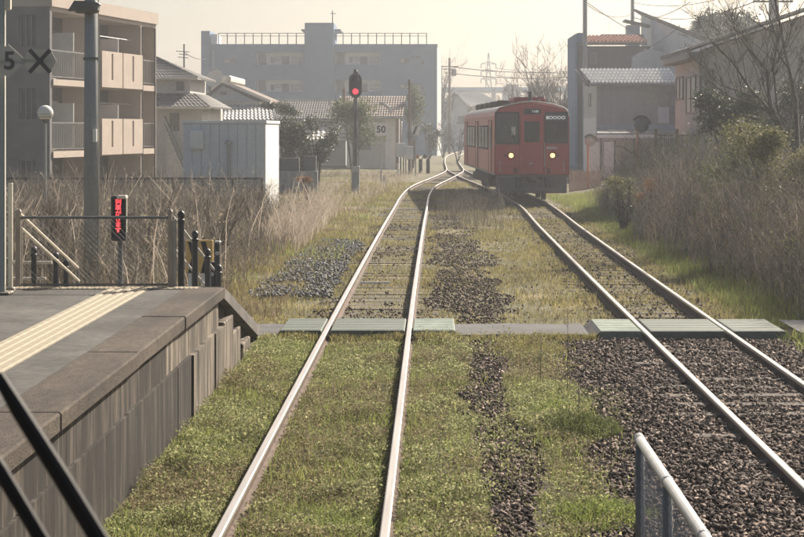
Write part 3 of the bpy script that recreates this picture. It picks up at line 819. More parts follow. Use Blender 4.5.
def ballast():
    def dR(x, y):
        d = np.ones_like(x)
        d = np.where(np.abs(np.abs(x - RCv(y)) - .566) < .085, 0, d)
        left = 1.62 - .035 * (24 - y) + .5 * (fbm(x, y, .9, 9) - .5) - .12
        d = np.where(x < left, 0, d)
        return np.where(x > 5.25 + .3 * (fbm(x, y, .9, 19) - .5), 0, d)
    x, y = scatter(66000, 1.0, 5.5, 10.2, 24.25, dR)
    r = np.abs(x - RCv(y))
    z = -.118 + .028 * fbm(x, y, .5, 44) + np.where(r > 1.15, -.06 * (r - 1.15), 0) + RNG.uniform(-.012, .022, len(x))
    stones('ballast_stones', 'dark brown ballast stones of the near right track', x, y, z, .024, .062, 'stone_brown')
    x, y = scatter(15000, .1, 1.15, 10.2, 24.2, lambda a, b: (np.abs(a - (.62 + .06 * np.sin(b * .9))) < .16 + .33 * (fbm(a, b, 1.1, 8) - .3)) * 1.0)
    stones('ballast_stones', 'strip of dark stones in the grass between the two near tracks', x, y, -.125 + RNG.uniform(-.01, .02, len(x)), .022, .055, 'stone_brown')
    x, y = scatter(5000, -2.2, 2.1, 10.2, 24.2, lambda a, b: np.where(near_rail(a, b, .06), 0, .35 * (fbm(a, b, .7, 66) > .55)))
    stones('ballast_stones', 'scattered stones showing through the weeds of the near left track', x, y, -.14 + RNG.uniform(-.01, .015, len(x)), .03, .06, 'stone_brown')
    def dM(x, y):
        c = np.abs(x - (.75 - .012 * (y - 26))) < .5 + 1.3 * (fbm(x, y, 1.6, 53) - .5)
        inl = (np.abs(x - LCv(y)) < 1.0) & ~near_rail(x, y, .07)
        inr = (np.abs(x - RCv(y)) < 1.0) & ~(np.abs(np.abs(x - RCv(y)) - .566) < .08)
        return np.clip(c * .9 * (fbm(x, y, 2.1, 58) > .38) + inl * .3 * (fbm(x, y, 3.2, 57) < .5) + inr * .14 + .03, 0, 1) * ~near_rail(x, y, .07) * (np.abs(np.abs(x - RCv(y)) - .566) > .08)
    x, y = scatter(52000, -2.2, 4.9, 26.2, 62, dM)
    stones('ballast_stones', 'dark stones along and between the tracks beyond the crossing', x, y, -.135 + RNG.uniform(-.02, .015, len(x)), .022, .05, 'stone_brown')
    def dG(x, y):
        return 1.0 * ((np.abs(x - (LCv(y) - 1.55)) < .62 + .5 * (fbm(x, y, 1.2, 6) - .5)) & (fbm(x, y, 2.5, 16) > .36))
    x, y = scatter(6500, -3.4, -1.6, 30.5, 46, dG)
    stones('ballast_stones', 'pale grey crushed stone beside the left track beyond the crossing', x, y, -.12 + .05 * fbm(x, y, 1.0, 4) + RNG.uniform(-.02, .02, len(x)), .025, .07, 'stone_grey')
ballast()

o = obj('wooden_stake', MB().bbox(-.27, .27, -.02, .02, 0, .035, .006), M['white']); o.location = (X(375, 33.2), 33.2, -.12); o.rotation_euler = (0, 0, .06)
tag(o, 'pale thin stake lying between the rails of the left track', 'stake')

# ------------------------------------------------------------------ red train
def train():
    Y0 = 67.5
    t = thing('railcar', 'red diesel railcar with lit headlamps coming towards the camera', 'train', (X(532, Y0), Y0, 0), R(2.3))
    W = 1.42; Lc = 19.8
    half = [(W-.03, .98), (W, 1.1), (W, 2.2), (W-.015, 3.2), (W-.06, 3.38), (W-.17, 3.49), (W-.55, 3.61), (W-1.05, 3.7)]
    prof = [(-a, b) for a, b in half] + [(0, 3.73)] + [(a, b) for a, b in reversed(half)]
    mb = MB(); n = len(prof)
    ys = [0, .06, Lc - .06, Lc]; ins = [.05, 0, 0, .05]
    for yy, i_ in zip(ys, ins):
        for (a, b) in prof: mb.v.append((a * (1 - i_ / W), yy, 2.3 + (b - 2.3) * (1 - i_ / 1.5)))
    for k in range(3):
        for i in range(n):
            j = (i + 1) % n; mb.f.append((k*n + i, (k+1)*n + i, (k+1)*n + j, k*n + j))
    mb.f.append(tuple(range(n))); mb.f.append(tuple(3*n + i for i in range(n))[::-1])
    body = obj('body', mb, M['train_red'], t)
    # roof skin
    rp = [(-a, b + .006) for a, b in half[4:]] + [(0, 3.737)] + [(a, b + .006) for a, b in reversed(half[4:])]
    mb = MB()
    for yy in (.12, Lc - .12):
        for (a, b) in rp: mb.v.append((a, yy, b))
    for i in range(len(rp) - 1): mb.f.append((i, i + 1, len(rp) + i + 1, len(rp) + i))
    obj('roof', mb, M['train_roof'], t)
    rim = [(a * .985, .02, b + .012) for a, b in prof[3:-3]]
    obj('roof_edge', MB().tube(rim, .028, 6), M['train_roof'], t)
    # front: windows proud of the face with frames
    def fwin(x0, x1, z0, z1, m):
        f = MB()
        f.bbox(x0-.05, x1+.05, -.022, .045, z0-.05, z1+.05, .012)
        w = obj('front_window', f, M['rubber'], t)
        p = obj('pane', MB().box(x0, x1, -.028, -.02, z0, z1), M[m], w)
        return w
    fwin(-1.345, -.53, 2.2, 3.3, 'glass_cab')
    fwin(.53, 1.3, 2.22, 3.3, 'glass_dark')
    d = obj('gangway_door', MB().bbox(-.44, .44, -.035, .04, 1.02, 3.22, .015), M['train_red'], t)
    obj('door_seam', MB().box(-.465, -.442, -.012, .03, 1.0, 3.24).box(.442, .465, -.012, .03, 1.0, 3.24), M['train_dark_red'], d)
    obj('door_window', MB().bbox(-.29, .27, -.05, -.03, 2.22, 3.0, .01), M['glass_dark'], d)
    obj('handrail', MB().tube([(.47, -.06, 1.3), (.47, -.06, 2.2)], .014, 6), M['galv'], d)
    s = obj('destination_display', MB().bbox(-.32, .32, -.06, .02, 3.27, 3.47, .01), M['black'], t)
    text_mesh('lettering', '11:01', .12, M['led_white'], s, (.12, -.064, 3.37), ext=.001)
    s = obj('operation_sign', MB().box(.5, 1.3, -.034, -.0285, 3.02, 3.25), M['black'], t)
    text_mesh('lettering', 'BOOOO', .165, M['led_white'], s, (.89, -.037, 3.135), ext=.001, sx=1.15)
    text_mesh('car_number', '8000C', .15, M['white'], t, (.76, -.002, 2.0), ext=.004, sx=1.1)
    text_mesh('car_number', '103', .09, M['white'], d, (-.05, -.04, 1.42), ext=.002)
    # interior hints behind the cab glass: instrument cover and driver's blind
    obj('notice_board', MB().box(-.78, -.62, -.034, -.0285, 2.48, 2.8), M['cream_metal'], t)
    for sx in (-.79, .77):
        h = obj('headlamp', MB().lathe([(.15, -.03), (.15, .03)], (sx, 0, 1.72), 'y', 18), M['train_dark_red'], t)
        obj('lens', MB().lathe([(.085, -.045), (.085, -.031)], (sx, 0, 1.72), 'y', 16), M['lamp'], h)
        obj('tail_lamp', MB().lathe([(.055, -.03), (.055, .02)], (sx + (.2 if sx > 0 else -.2), 0, 1.72), 'y', 12), M['train_dark_red'], h)
    obj('wiper', MB().tube([(-.62, -.05, 2.17), (-.72, -.055, 2.5), (-1.0, -.05, 2.95)], .012, 5), M['black'], t)
    obj('wiper', MB().tube([(.8, -.05, 2.17), (.9, -.055, 2.5), (1.0, -.05, 2.9)], .012, 5), M['black'], t)
    obj('step_rail', MB().tube([(-1.35, -.03, .95), (1.35, -.03, .95)], .025, 6), M['train_grey'], t)
    obj('panel_seam', MB().box(-1.4, -.47, -.008, .03, 2.1, 2.115).box(.47, 1.4, -.008, .03, 2.1, 2.115).box(-1.4, -.47, -.008, .03, 1.3, 1.312).box(.47, 1.4, -.008, .03, 1.3, 1.312), M['train_dark_red'], t)
    for sx in (-1, 1):
        obj('grab_handle', MB().tube([(sx*1.2, .0, 1.1), (sx*1.2, -.07, 1.12), (sx*1.2, -.07, 1.5), (sx*1.2, 0, 1.52)], .013, 6), M['galv'], t)
        obj('corner_strip', MB().box(sx*1.385 - .012, sx*1.385 + .012, -.01, .03, 1.0, 3.15), M['train_dark_red'], t)
        obj('jumper_socket', MB().bbox(sx*.62 - .08, sx*.62 + .08, -.05, .02, 1.05, 1.24, .015), M['train_dark_red'], t)
    # skirt, coupler, snow guard, hoses
    obj('skirt', MB().bbox(-1.32, -.42, .05, .45, .30, .97, .04).bbox(.42, 1.32, .05, .45, .30, .97, .04).bbox(-.419, .419, .2, .5, .30, .8, .03), M['train_grey'], t)
    obj('bumper_beam', MB().bbox(-1.2, 1.2, -.01, .048, .36, .52, .015), M['train_grey'], t)
    cp = MB().bbox(-.16, .16, -.42, .2, .72, .98, .05).bbox(-.11, .11, -.5, -.42, .76, .96, .02)
    obj('coupler', cp, M['under'], t)
    for a in (-.6, -.5, .5, .62):
        obj('hose', MB().tube([(a, .03, .9), (a, -.1, .7), (a + .03, -.08, .48)], .025, 6), M['under'], t)
    # bogies and underfloor
    for yb in (2.6, Lc - 2.6):
        bo = obj('bogie', MB().bbox(-1.05, -.8, yb - 1.6, yb + 1.6, .35, .68, .03).bbox(.8, 1.05, yb - 1.6, yb + 1.6, .35, .68, .03).box(-.799, .799, yb - .3, yb + .3, .4, .7), M['under'], t)
        for ya in (yb - 1.05, yb + 1.05):
            for sx in (-1, 1):
                obj('wheel', MB().lathe([(.43, -.06), (.43, .05), (.455, .06), (.455, .085)], (sx * .566, ya, .43), 'x', 22), M['under'], bo)
    obj('underfloor_box', MB().box(-1.25, 1.25, 5.2, 9.8, .38, .96).box(-1.2, 1.2, 10.4, 14.6, .45, .96), M['under'], t)
    # left side (seen) and right side: doors and windows
    for sx in (-1, 1):
        xo = sx * W
        def sbox(y0, y1, z0, z1, a, b): return MB().box(min(xo + sx*a, xo + sx*b), max(xo + sx*a, xo + sx*b), y0, y1, z0, z1)
        for yd in (1.3, 9.2, 16.9):
            d = obj('side_door', sbox(yd, yd + 1.3, 1.03, 3.0, .004, .02), M['train_red'], t)
            obj('door_edge', MB().box(min(xo, xo + sx*.03), max(xo, xo + sx*.03), yd - .05, yd - .002, 1.03, 3.05).box(min(xo, xo + sx*.03), max(xo, xo + sx*.03), yd + 1.302, yd + 1.35, 1.03, 3.05), M['rubber'], d)
            obj('door_window', sbox(yd + .2, yd + 1.1, 1.95, 2.8, .021, .03), M['glass_dark'], d)
        for yw in (3.3, 5.2, 7.1, 11.3, 13.2, 15.0):
            w = obj('side_window', sbox(yw, yw + 1.5, 1.9, 2.85, .002, .016), M['rubber'], t)
            obj('pane', sbox(yw + .06, yw + 1.44, 1.96, 2.8, .017, .024), M['glass_dark'], w)
        obj('side_band', sbox(0.1, Lc - .1, .99, 1.06, .001, .012), M['train_roof'], t)
    # roof equipment
    obj('air_conditioner', MB().bbox(-.62, .62, .9, 3.1, 3.7, 3.93, .06), M['train_unit'], t)
    obj('horn', MB().tube([(-.02, .55, 3.72), (-.02, .55, 4.12)], .07, 8), M['black'], t)
    obj('horn', MB().lathe([(.05, 0), (.07, .05), (.05, .1)], (.28, .6, 3.72), 'z', 8), M['black'], t)
    for yv in (5, 8.2, 11.5, 14.6, 17):
        obj('roof_vent', MB().bbox(-.95, -.25, yv, yv + 1.5, 3.6, 3.86, .05).bbox(.25, .95, yv, yv + 1.5, 3.6, 3.86, .05), M['under'], t)
    return t
train()

# ------------------------------------------------------------------ building helpers
def holed_wall(mb, x0, x1, z0, z1, y, holes, depth=.25):
    """front quads at y with rectangular holes (hx0,hx1,hz0,hz1) and reveals going back by depth"""
    xs = sorted({x0, x1, *[h[0] for h in holes], *[h[1] for h in holes]}); zs = sorted({z0, z1, *[h[2] for h in holes], *[h[3] for h in holes]})
    for a, b in zip(xs, xs[1:]):
        for c, d in zip(zs, zs[1:]):
            mx, mz = (a + b) / 2, (c + d) / 2
            if any(h[0] < mx < h[1] and h[2] < mz < h[3] for h in holes): continue
            mb.poly([(a, y, c), (b, y, c), (b, y, d), (a, y, d)])
    for (a, b, c, d) in holes:
        e = y + depth
        mb.poly([(a, y, c), (a, e, c), (a, e, d), (a, y, d)][::-1]); mb.poly([(b, y, c), (b, e, c), (b, e, d), (b, y, d)])
        mb.poly([(a, y, d), (b, y, d), (b, e, d), (a, e, d)][::-1]); mb.poly([(a, y, c), (b, y, c), (b, e, c), (a, e, c)])
    return mb

def win(t, x0, x1, z0, z1, y, nm=1, local=False, fm='frame', pm='pane', fr=.05, parent=None, proud=.05):
    """window facing -y: frame proud of the wall by `proud`, pane inside, nm-1 mullions"""
    f = MB(); a, b = y - proud, y + .02
    f.box(x0, x1, a, b, z1 - fr, z1).box(x0, x1, a, b, z0, z0 + fr)
    f.box(x0, x0 + fr, a, b, z0 + fr, z1 - fr).box(x1 - fr, x1, a, b, z0 + fr, z1 - fr)
    for k in range(1, nm):
        c = x0 + (x1 - x0) * k / nm; f.box(c - fr * .5, c + fr * .5, a + .004, b, z0 + fr, z1 - fr)
    w = part(t, 'window', f, M[fm], parent, local=local)
    part(t, 'pane', MB().box(x0 + fr * .5, x1 - fr * .5, y - .012, y + .015, z0 + fr * .5, z1 - fr * .5), M[pm], w, local=local)
    return w

def tile_roof(a, b, c, d, nc, nr, bump=.05, step=.03):
    """tiled roof plane: a,b = eave left,right; d,c = ridge left,right"""
    a, b, c, d = (np.array(p, float) for p in (a, b, c, d))
    n = np.cross(b - a, d - a); n /= np.linalg.norm(n)
    if n[2] < 0: n = -n
    mb = MB(); sub = 4; NU = nc * sub + 1
    rows = []
    for r in range(nr):
        rows += [(r / nr + 1e-4, step), ((r + 1) / nr, 0.0)]
    for (v, st) in rows:
        for i in range(NU):
            u = i / (NU - 1); p = (a * (1 - u) + b * u) * (1 - v) + (d * (1 - u) + c * u) * v
            ph = (i % sub) / sub
            p = p + n * (st + bump * (0.5 + .5 * math.cos(2 * math.pi * ph)))
            mb.v.append(tuple(p))
    for r in range(len(rows) - 1):
        for i in range(NU - 1):
            k = r * NU + i; mb.f.append((k, k + 1, k + 1 + NU, k + NU))
    # front edge down to the eave line
    b0 = len(mb.v)
    for i in range(NU):
        u = i / (NU - 1); p = a * (1 - u) + b * u - np.array([0, 0, .06]); mb.v.append(tuple(p))
    for i in range(NU - 1): mb.f.append((b0 + i, b0 + i + 1, i + 1, i))
    return mb

# ------------------------------------------------------------------ apartment block on the left
def apartment():
    th = math.atan2(11.5, 2.05)
    A = (X(52, 69.2), 69.2, -.3)
    t = thing('apartment_block', 'cream apartment block with recessed balconies on the far left', 'building', A, th)
    zb = .3                                     # local z = world z + .3
    fl = [1.84 + zb, 4.64 + zb, 7.42 + zb]
    D = 10.0; LX = 12.2; rec = 1.5
    m = MB(); m.box(0.0, LX, rec, D, 0, 7.42 + zb); obj('rear_wall', m, M['apt_in'], t)
    # end wall facing the camera with window holes
    we = MB(); y_l = [(1.35, 2.35), (3.6, 4.9)]
    hz = [(z0 + 1.25, z0 + 2.45) for z0 in (zb - .96, fl[0], fl[1])]
    def endbox(y0, y1, z0, z1, x0=-.22, x1=-.004): we.box(x0, x1, y0, y1, z0, z1)
    ywin = [(.72, 1.7)]
    cuts = [0.0, .72, 1.7, D]
    endbox(0, .5, 0, 7.42 + zb); endbox(1.25, D, 0, 7.42 + zb)
    zprev = 0
    for (a, b) in hz:
        a = max(a, .01); endbox(.5, 1.25, zprev, a); zprev = b
    endbox(.5, 1.25, zprev, 7.42 + zb)
    obj('end_wall', we, M['apt_grey'], t)
    for (a, b) in hz:
        a = max(a, .01)
        f = MB()
        for yy in (.5, .73, .96, 1.19): f.box(-.17, -.1, yy, yy + .05, a, b)
        w = obj('window', f, M['frame'], t)
        obj('pane', MB().box(-.1, -.06,   .52, 1.23, a, b), M['pane'], w)
    # parapet
    obj('parapet', MB().box(-.25, LX + .1, -.1, .12, fl[2], fl[2] + .5).box(-.25, -.03, .12, D, fl[2], fl[2] + .46).box(LX - .1, LX + .1, .12, D, fl[2], fl[2] + .46), M['apt_cream'], t)
    obj('roof_slab', MB().box(-.2, LX + .05, .0, D, fl[2] - .17, fl[2] - .003), M['apt_cream'], t)
    # piers between the bays and partition walls
    for (a, b) in ((4.78, 5.0), (10.12, 10.32), (12.0, 12.25)):
        obj('pier', MB().box(a, b, .0, rec - .003, 0, fl[2] - .175), M['apt_cream'] if a > 0 else M['apt_grey'], t)
    for z in fl[:2]:
        obj('balcony_slab', MB().box(.003, 4.775, -.06, rec - .004, z - .24, z + .0), M['apt_cream'], t)
        obj('balcony_slab', MB().box(5.003, 10.117, -.02, rec - .004, z - .24, z - .0), M['apt_cream'], t)
        obj('balcony_slab', MB().box(10.323, 11.997, -.06, rec - .004, z - .24, z - .0), M['apt_cream'], t)
        # railing bays
        for (a, b) in ((.05, 4.72), (10.36, 11.95)):
            r = MB().box(a, b, .02, .07, z + 1.08, z + 1.14).box(a, b, .02, .06, z + .08, z + .12)
            ra = obj('railing', r, M['galv_dark'], t)
            nb = int((b - a) / .14); bars = MB()
            for k in range(nb + 1):
                x = a + (b - a) * k / nb; bars.box(x - .012, x + .012, .03, .05, z + .12, z + 1.08)
            stuff(obj('baluster', bars, M['galv_dark'], ra))
        # solid panels with a dark slot
        for (a, b) in ((5.06, 7.5), (7.62, 10.06)):
            c = (a + b) / 2
            p = obj('balcony_panel', MB().box(a, c - .1, -.13, -.025, z - .2, z + 1.3).box(c + .1, b, -.13, -.025, z - .2, z + 1.3).box(c - .1, c + .1, -.13, -.025, z - .2, z + .12).box(c - .1, c + .1, -.13, -.025, z + 1.22, z + 1.3), M['apt_cream'], t)
            obj('slot', MB().box(c - .1, c + .1, -.06, -.04, z + .12, z + 1.22), M['galv_dark'], p)
    for xp_ in (4.89, 10.22, 11.9):
        obj('drain_pipe', MB().tube([(xp_, -.06, 0), (xp_, -.06, fl[2] - .2)], .045, 8), M['galv_dark'], t)
    for z in fl[:2]:
        for xq in (2.45, 7.56): obj('partition', MB().box(xq - .02, xq + .02, .08, rec - .01, z + .1, z + 1.9), M['white'], t)
        obj('laundry_pole', MB().tube([(5.2, .35, z + 1.95), (9.9, .35, z + 1.95)], .02, 6), M['galv'], t)
    # sliding doors and fittings on the recessed wall
    for z in (zb - .96, fl[0], fl[1]):
        for (a, b, nm) in ((.5, 2.6, 2), (3.1, 4.4, 1), (5.4, 7.3, 2), (7.9, 9.7, 2), (10.6, 11.8, 1)):
            win(t, a, b, max(z + .12, .01), z + 2.05, rec, nm, local=True, pm='pane' if random.random() < .6 else 'pane_curtain')
        if z > 0:
            for xa in (2.75, 9.8):
                obj('outdoor_unit', MB().bbox(xa - .3, xa + .15, rec - .5, rec - .15, z + .02, z + .62, .03), M['white'], t)
    return t
apartment()

# ------------------------------------------------------------------ blue building far off
def blue_building():
    Y = 190.0
    x0, x1 = X(202, Y), X(437, Y); top = Z(45, Y)
    t = thing('apartment_building', 'long blue grey apartment building with a railed flat roof', 'building', (x0, Y, -.3))
    bays = [(256, 303, 52, 66.5), (335, 381, 52, 66.5), (256, 303, 79.5, 94), (335, 381, 79.5, 94), (256, 303, 106.5, 121), (335, 381, 106.5, 121)]
    holes = [(X(a, Y), X(b, Y), Z(d, Y), Z(c, Y)) for a, b, c, d in bays]
    m = holed_wall(MB(), x0, x1, -.3, top, Y, holes, .7)
    m.poly([(x1, Y, -.3), (x1, Y + 9, -.3), (x1, Y + 9, top), (x1, Y, top)]); m.poly([(x0, Y, -.3), (x0, Y, top), (x0, Y + 9, top), (x0, Y + 9, -.3)])
    m.poly([(x0, Y, top), (x1, Y, top), (x1, Y + 9, top), (x0, Y + 9, top)])
    part(t, 'wall', m, M['blue_wall'])
    for (a, b, c, d) in holes:
        bk = part(t, 'balcony_wall', MB().box(a - .05, b + .05, Y + .7, Y + .8, c - .05, d + .05), M['blue_light'])
        w = b - a
        for (u, v, z0, z1, pm) in ((.04, .2, .1, 1.0, 'pane'), (.3, .38, .25, .7, 'pane'), (.40, .52, .4, .7, 'pane_curtain'), (.54, .70, .0, .72, 'dark'), (.74, .96, .28, .68, 'pane_curtain')):
            if pm == 'dark': part(t, 'door', MB().box(a + u*w, a + v*w, Y + .62, Y + .695, c, c + z1*(d-c)), M['dark_wall'])
            else: win(t, a + u*w, a + v*w, c + z0*(d-c)+.02, c + z1*(d-c)-.02, Y + .7, 1, pm=pm, fr=.07)
        part(t, 'balcony_front', MB().box(a + .02, b - .02, Y + .02, Y + .12, c, c + .22), M['blue_wall'])
    for (a, b, c, d) in ((224, 230, 58.5, 63.5), (230.6, 236, 58.5, 63.5), (400, 404.5, 58.3, 63), (405, 409, 58.3, 63), (400, 404.5, 84, 88.5), (405, 409, 84, 88.5), (224, 230, 86, 91), (230.6, 236, 86, 91)):
        win(t, X(a, Y), X(b, Y), Z(d, Y), Z(c, Y), Y, 1, pm='pane' if a % 2 else 'pane_curtain', fr=.06)
    for (a, c) in ((423, 62), (423, 88), (423, 113)):
        part(t, 'vent_hood', MB().bbox(X(a - 1.3, Y), X(a + 1.3, Y), Y - .25, Y + .01, Z(c + 1.7, Y), Z(c - 1.7, Y), .04), M['galv_dark'])
    for (a, c) in ((413, 56.5), (418, 57), (414, 84), (419, 84)):
        part(t, 'pipe_bracket', MB().bbox(X(a - 2, Y), X(a + 2, Y), Y - .35, Y + .01, Z(c + .5, Y), Z(c - .6, Y), .03), M['galv_dark'])
    part(t, 'stair_tower', MB().box(X(305, Y), X(334, Y), Y - .5, Y + 6, -.3, Z(23, Y)), M['blue_wall'])
    part(t, 'tower_slab', MB().box(X(301, Y), X(340.5, Y), Y + .3, Y + 6.5, Z(30.5, Y), Z(29, Y)), M['galv_dark'])
    part(t, 'corner_tower', MB().box(X(201.5, Y), X(210, Y), Y - .3, Y + 5, -.3, Z(31, Y)), M['blue_wall'])
    part(t, 'tank_housing', MB().box(X(210.3, Y), X(217, Y), Y + .2, Y + 4, top, Z(34, Y)), M['blue_light'])
    part(t, 'roof_fascia', MB().box(x0 - .02, x1 + .05, Y - .08, Y - .003, top - .25, top + .1), M['blue_wall'])
    part(t, 'sunlit_edge', MB().prism([(x1 + .003, Y - .06, -.3), (x1 + .45, Y + 1.5, -.3), (x1 + .45, Y + 9, -.3), (x1 + .003, Y + 9, -.3)], (0, 0, top - .1)), M['white'])  # strip added for the sunlit edge, slanted to catch sun and coloured white
    for (a, b) in ((218, 304.5), (334.5, 426.5)):
        r = part(t, 'roof_railing', MB().box(X(a, Y), X(b, Y), Y + .5, Y + .56, Z(33.2, Y), Z(32.6, Y)).box(X(a, Y), X(b, Y), Y + .5, Y + .55, Z(36, Y), Z(35.5, Y)), M['galv_dark'])
        n = 10 if b < 320 else 11
        for k in range(n + 1):
            x = X(a + (b - a) * k / n, Y); part(t, 'railing_post', MB().box(x - .05, x + .05, Y + .57, Y + .65, top, Z(32.6, Y)), M['galv_dark'], r)
    an = part(t, 'aerial', MB().tube([(X(332, Y), Y + 1, Z(24, Y)), (X(332, Y), Y + 1, Z(10, Y))], .06, 5).tube([(X(329.5, Y), Y + 1, Z(13, Y)), (X(335.5, Y), Y + 1, Z(13, Y))], .05, 4), M['far_steel'])
    part(t, 'drain_pipe', MB().box(X(213, Y), X(214, Y), Y - .15, Y - .01, -.3, Z(50, Y)), M['blue_light'])
blue_building()

# ------------------------------------------------------------------ white prefab shed
def shed():
    Y = 60.0; x0, x1 = X(183, Y), X(265, Y); z1 = Z(122, Y); D = 5.2
    t = thing('prefab_shed', 'pale blue prefabricated shed with a sunlit white end behind the thicket', 'shed', ((x0 + x1) / 2, Y, -.1))
    part(t, 'core', MB().box(x0 + .02, x1 - .02, Y + .02, Y + D - .02, -.1, z1 - .02), M['shed_wall'])
    n = 9
    for k in range(n):
        a = x0 + (x1 - x0) * k / n; b = x0 + (x1 - x0) * (k + 1) / n
        part(t, 'wall_panel', MB().bbox(a + .006, b - .006, Y - .02, Y + .019, -.1, z1 - .06, .008), M['shed_wall'])
    for k in range(9):
        a = Y + .02 + (D - .04) * k / 9; b = Y + .02 + (D - .04) * (k + 1) / 9
        part(t, 'wall_panel', MB().bbox(x1 - .019, x1 + .02, a + .006, b - .006, -.1, z1 - .06, .008), M['white'])  # sunlit end whiter than the shaded front, light put into the colour
    part(t, 'roof', MB().bbox(x0 - .06, x1 + .06, Y - .06, Y + D, z1 - .055, z1 + .045, .012), M['white'])
    part(t, 'meter_box', MB().bbox(X(191, Y), X(203.5, Y), Y - .24, Y - .021, Z(149, Y), Z(130.5, Y), .03), M['white'])
    part(t, 'vent_pipe', MB().tube([(X(229, Y), Y - .1, Z(180, Y)), (X(229, Y), Y - .1, Z(143, Y)), (X(229, Y), Y - .2, Z(141, Y))], .055, 8), M['galv'])
    part(t, 'vent_cap', MB().lathe([(.1, -.06), (.12, 0), (.06, .07)], (X(229, Y), Y - .16, Z(142, Y)), 'z', 10), M['galv'])
shed()

# ------------------------------------------------------------------ houses on the left
def left_house():
    Y = 92.0
    t = thing('house', 'cream two storey house with grey hipped roofs between apartment and shed', 'house', (X(165, Y), Y, -.3))
    x0, x1 = X(120, Y), X(202, Y)
    part(t, 'wall', MB().box(x0, x1, Y, Y + 9, -.3, Z(107, Y)), M['cream_wall'])
    xa, xb = X(120, Y), X(186, Y)
    part(t, 'upper_wall', MB().box(xa, xb, Y + 1.5, Y + 8, Z(107, Y), Z(77, Y)), M['cream_wall'])
    e = .5
    zl = Z(107, Y); zr = Z(93, Y)
    mb = tile_roof((x0 - e, Y - .8, zl), (x1 + e, Y - .8, zl), (xb + .2, Y + 1.5, zr), (xa - e, Y + 1.5, zr), 24, 5, .03, .02)
    part(t, 'lower_roof', mb, M['roof_grey'])
    mb = tile_roof((x1 + e, Y - .8, zl), (x1 + e, Y + 9, zl), (xb + .2, Y + 7, zr), (xb + .2, Y + 1.5, zr), 24, 5, .03, .02)
    part(t, 'lower_roof', mb, M['roof_grey'])
    part(t, 'gutter', MB().tube([(x0 - e, Y - .86, zl - .05), (x1 + e, Y - .86, zl - .05)], .07, 6), M['cream_metal'])
    ze, zt = Z(77, Y), Z(52, Y)
    part(t, 'upper_roof', tile_roof((xa - e, Y + .9, ze), (xb + e, Y + .9, ze), (xb - 2.4, Y + 4.5, zt), (xa, Y + 4.5, zt), 24, 8, .03, .02), M['roof_grey'])
    part(t, 'upper_roof', tile_roof((xb + e, Y + .9, ze), (xb + e, Y + 8.4, ze), (xb - 2.4, Y + 4.5, zt), (xb - 2.4, Y + 4.5, zt), 20, 8, .03, .02), M['roof_grey'])
    part(t, 'upper_gutter', MB().tube([(xa - e, Y + .84, ze - .05), (xb + e, Y + .84, ze - .05)], .07, 6), M['cream_metal'])
    for k in range(3):
        a = 170 + k * 3.4
        win(t, X(a, Y), X(a + 2.6, Y), Z(131, Y), Z(113, Y), Y, 1, pm='pane', fr=.05)
    win(t, X(172, Y), X(180, Y), Z(90, Y), Z(81, Y), Y + 1.5, 2)
    # outside stair with railing
    st = MB()
    for k in range(10): st.box(X(170 + k * 1.6, Y), X(171.7 + k * 1.6, Y), Y - 1.2, Y - .1, -.3, Z(132 + k * 4, Y))
    s = part(t, 'stair', st, M['cream_wall'])
    part(t, 'stair_rail', MB().tube([(X(168, Y), Y - 1.15, Z(116, Y)), (X(187, Y), Y - 1.15, Z(160, Y))], .05, 5).tube([(X(168, Y), Y - 1.15, Z(124, Y)), (X(187, Y), Y - 1.15, Z(168, Y))], .04, 5), M['galv_dark'], s)
left_house()

